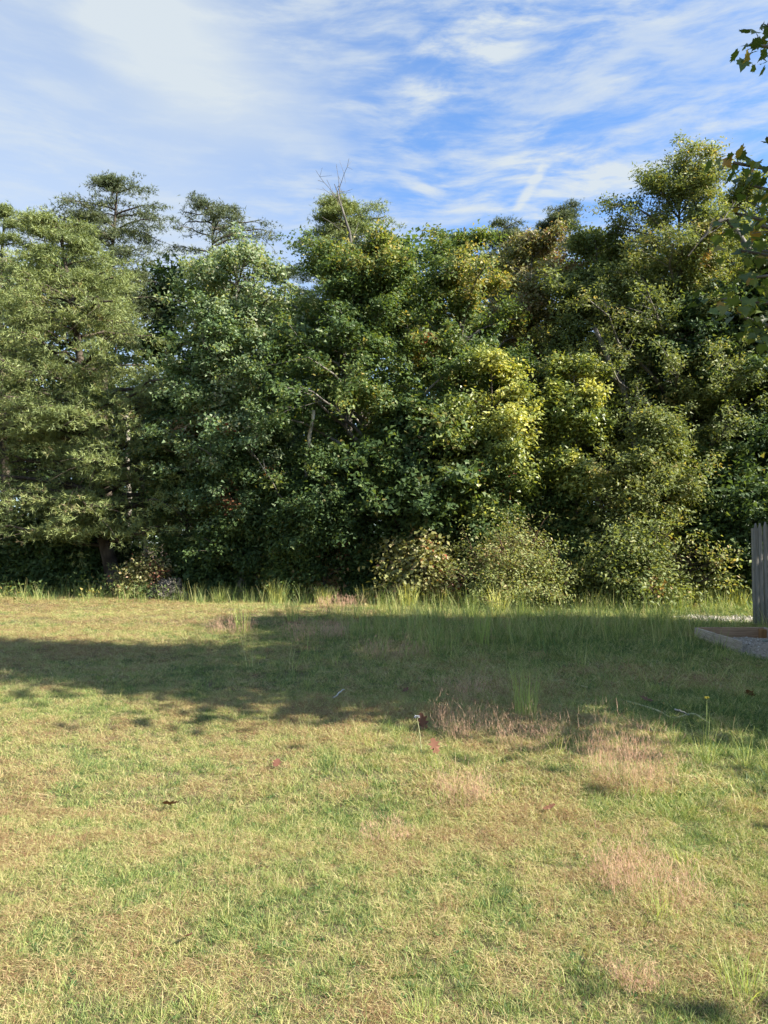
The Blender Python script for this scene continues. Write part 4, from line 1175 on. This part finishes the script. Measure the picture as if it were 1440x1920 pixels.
# grey stakes and brush heap at the foot of the big pine
for i, (a_, b_, lb) in enumerate((((204, 1104, 20.8), (172, 1086, 21.2), 'lowest of three grey stakes leaning beside the creeper mound'),
                                  ((213, 1104, 20.9), (184, 1084, 21.3), 'middle one of three grey stakes leaning beside the creeper mound'),
                                  ((226, 1102, 21.0), (212, 1088, 21.3), 'shortest grey stake, closest to the creeper mound'))):
    p, q_ = P(*a_), P(*b_)
    o = obj('stake', box_np(.05, .022, float(np.linalg.norm(q_ - p)) + .1, .003, .002, i), PALEB, label=lb, cat='stake', group='grey stakes leaning under the pine')
    o.location = Vector(p) - Vector((0, 0, .06))
    o.rotation_euler = Vector(q_ - p).to_track_quat('Z', 'X').to_euler()
rg = np.random.default_rng(55)
hb = np.array(((318 - CX) / FPX * 19.2, 19.2)); n = 420
a_ = rg.random(n) * 6.28; el = rg.random(n) ** .6 * 1.5
c = np.stack([np.cos(a_) * np.cos(el) * .55, np.sin(a_) * np.cos(el) * .45, np.sin(el) * .46], 1) * rg.uniform(.75, 1.02, (n, 1))
dr = unit(np.stack([-np.sin(a_), np.cos(a_), rg.normal(0, .5, n)], 1) + rg.normal(0, .5, (n, 3)))
L = rg.uniform(.15, .5, n)[:, None, None]
u = np.linspace(-.5, .5, 4)[None, :, None]
tw = c[:, None] + dr[:, None] * u * L - np.array((0, 0, .5)) * (u ** 2) * L
tw[..., 2] = np.maximum(tw[..., 2], .01)
v, f = tubes(tw, rg.uniform(.006, .014, (n, 1)) * np.ones((1, 4)), 3)
obj('brush_heap', mesh_np('brush_heap', v, f), BARK_G, loc=(hb[0], hb[1], float(gz(*hb))), label='rounded heap of grey dead brushwood at the wood edge', cat='brush heap')['kind'] = 'stuff'

# fallen leaves, seed heads and a flower
def oak_leaf(seed):
    rg = np.random.default_rng(seed)
    half = [(0, 0), (.10, .10), (.24, .18), (.13, .30), (.34, .44), (.17, .52), (.36, .70), (.16, .74), (.14, .92), (0, 1)]
    out = half + [(-a_, b_) for a_, b_ in half[-2:0:-1]]
    v = [(0, .5, 0)] + [(a_, b_, .5 * a_ * a_ + .35 * (b_ - .5) ** 2 + rg.normal(0, .03)) for a_, b_ in out]
    m_ = len(out)
    me = mesh_np('dead_leaf', np.array(v) - np.array((0, .5, 0)), np.array([(0, i + 1, (i + 1) % m_ + 1) for i in range(m_)]))
    me.materials.append(L_DEAD)
    return me


lm = [oak_leaf(i) for i in range(3)]
for i, (px, py, s, tl, lb) in enumerate((
    (793, 1366, .15, 1.2, 'upright curled brown leaf beside the pale seed stalk in shade'),
    (815, 1414, .12, 1.0, 'dark brown leaf on the sunny side of the shadow edge'),
    (320, 1508, .13, .35, 'brown leaf lying flat in the open sunny lawn'),
    (518, 1432, .10, .3, 'small tan leaf on the lawn in front of the shadow'),
    (1408, 1318, .13, .6, 'brown leaf in the tall weeds by the right border'),
    (1212, 1322, .14, .3, 'reddish brown leaf beside the thin faded hose'),
    (1365, 1245, .14, .4, 'brown leaf in the shaded grass near the planter'),
    (760, 1300, .1, .3, 'small brown leaf lost in the middle of the shade'),
    (352, 1760, .07, .3, 'tiny reddish leaf in the near lawn'),
    (1030, 1530, .08, .3, 'small brown leaf in the sunny grass by the pink clumps'))):
    gx, gy = G(px, py)
    o = bpy.data.objects.new('fallen_leaf', lm[i % 3])
    COL.objects.link(o)
    o.location = (gx, gy, float(gz(gx, gy)) + .035 + .3 * s * math.sin(tl))
    o.scale = (s, s, s)
    o.rotation_euler = (tl, random.uniform(-.4, .4), random.uniform(0, 6.28) if tl < .8 else random.uniform(-.5, .5))
    setp(o, lb, 'leaf', 'fallen leaves on the grass')


def stalk(name, label, cat, px, py, h, head, headmat, lean, stemmat):
    gx, gy = G(px, py)
    root = empty(name, (gx, gy, float(gz(gx, gy))), label, cat)
    s = np.linspace(0, 1, 8)[:, None]
    p = np.concatenate([lean * h * s ** 1.8, 0 * s, h * s], 1)
    v, f = tubes(p[None], np.linspace(.004, .0025, 8)[None], 5)
    obj('stem', mesh_np(name + '_stem', v, f), stemmat, root, smooth=True)
    rg = np.random.default_rng(3)
    n = 16
    a_ = np.arange(n) * 2.4
    dd = np.stack([np.cos(a_), np.sin(a_), rg.uniform(-.2, .8, n)], 1)
    v, f, tn = leaf_quads(rg, np.tile(p[-1], (n, 1)), dd, np.tile((0, 0, 1.0), (n, 1)) + dd * .2, np.full(n, head), np.full(n, head * .5), np.full(n, .5))
    obj('flower_head', mesh_np(name + '_head', v, f), headmat, root)


YEL = plain('petal_yellow', (.75, .62, .06)); SEED = plain('seed_grey', (.42, .44, .46)); STEMG = plain('stem_green', (.22, .28, .08)); STEMP = plain('stem_pale', (.42, .42, .22))
stalk('yellow_flower', 'single small yellow flower on a thin stem in the weeds', 'flower', 1325, 1400, .37, .022, YEL, .02, STEMG)
stalk('seed_stalk', 'pale bent stalk with grey seed head at the shadow edge', 'plant', 790, 1412, .27, .028, SEED, -.12, STEMP)
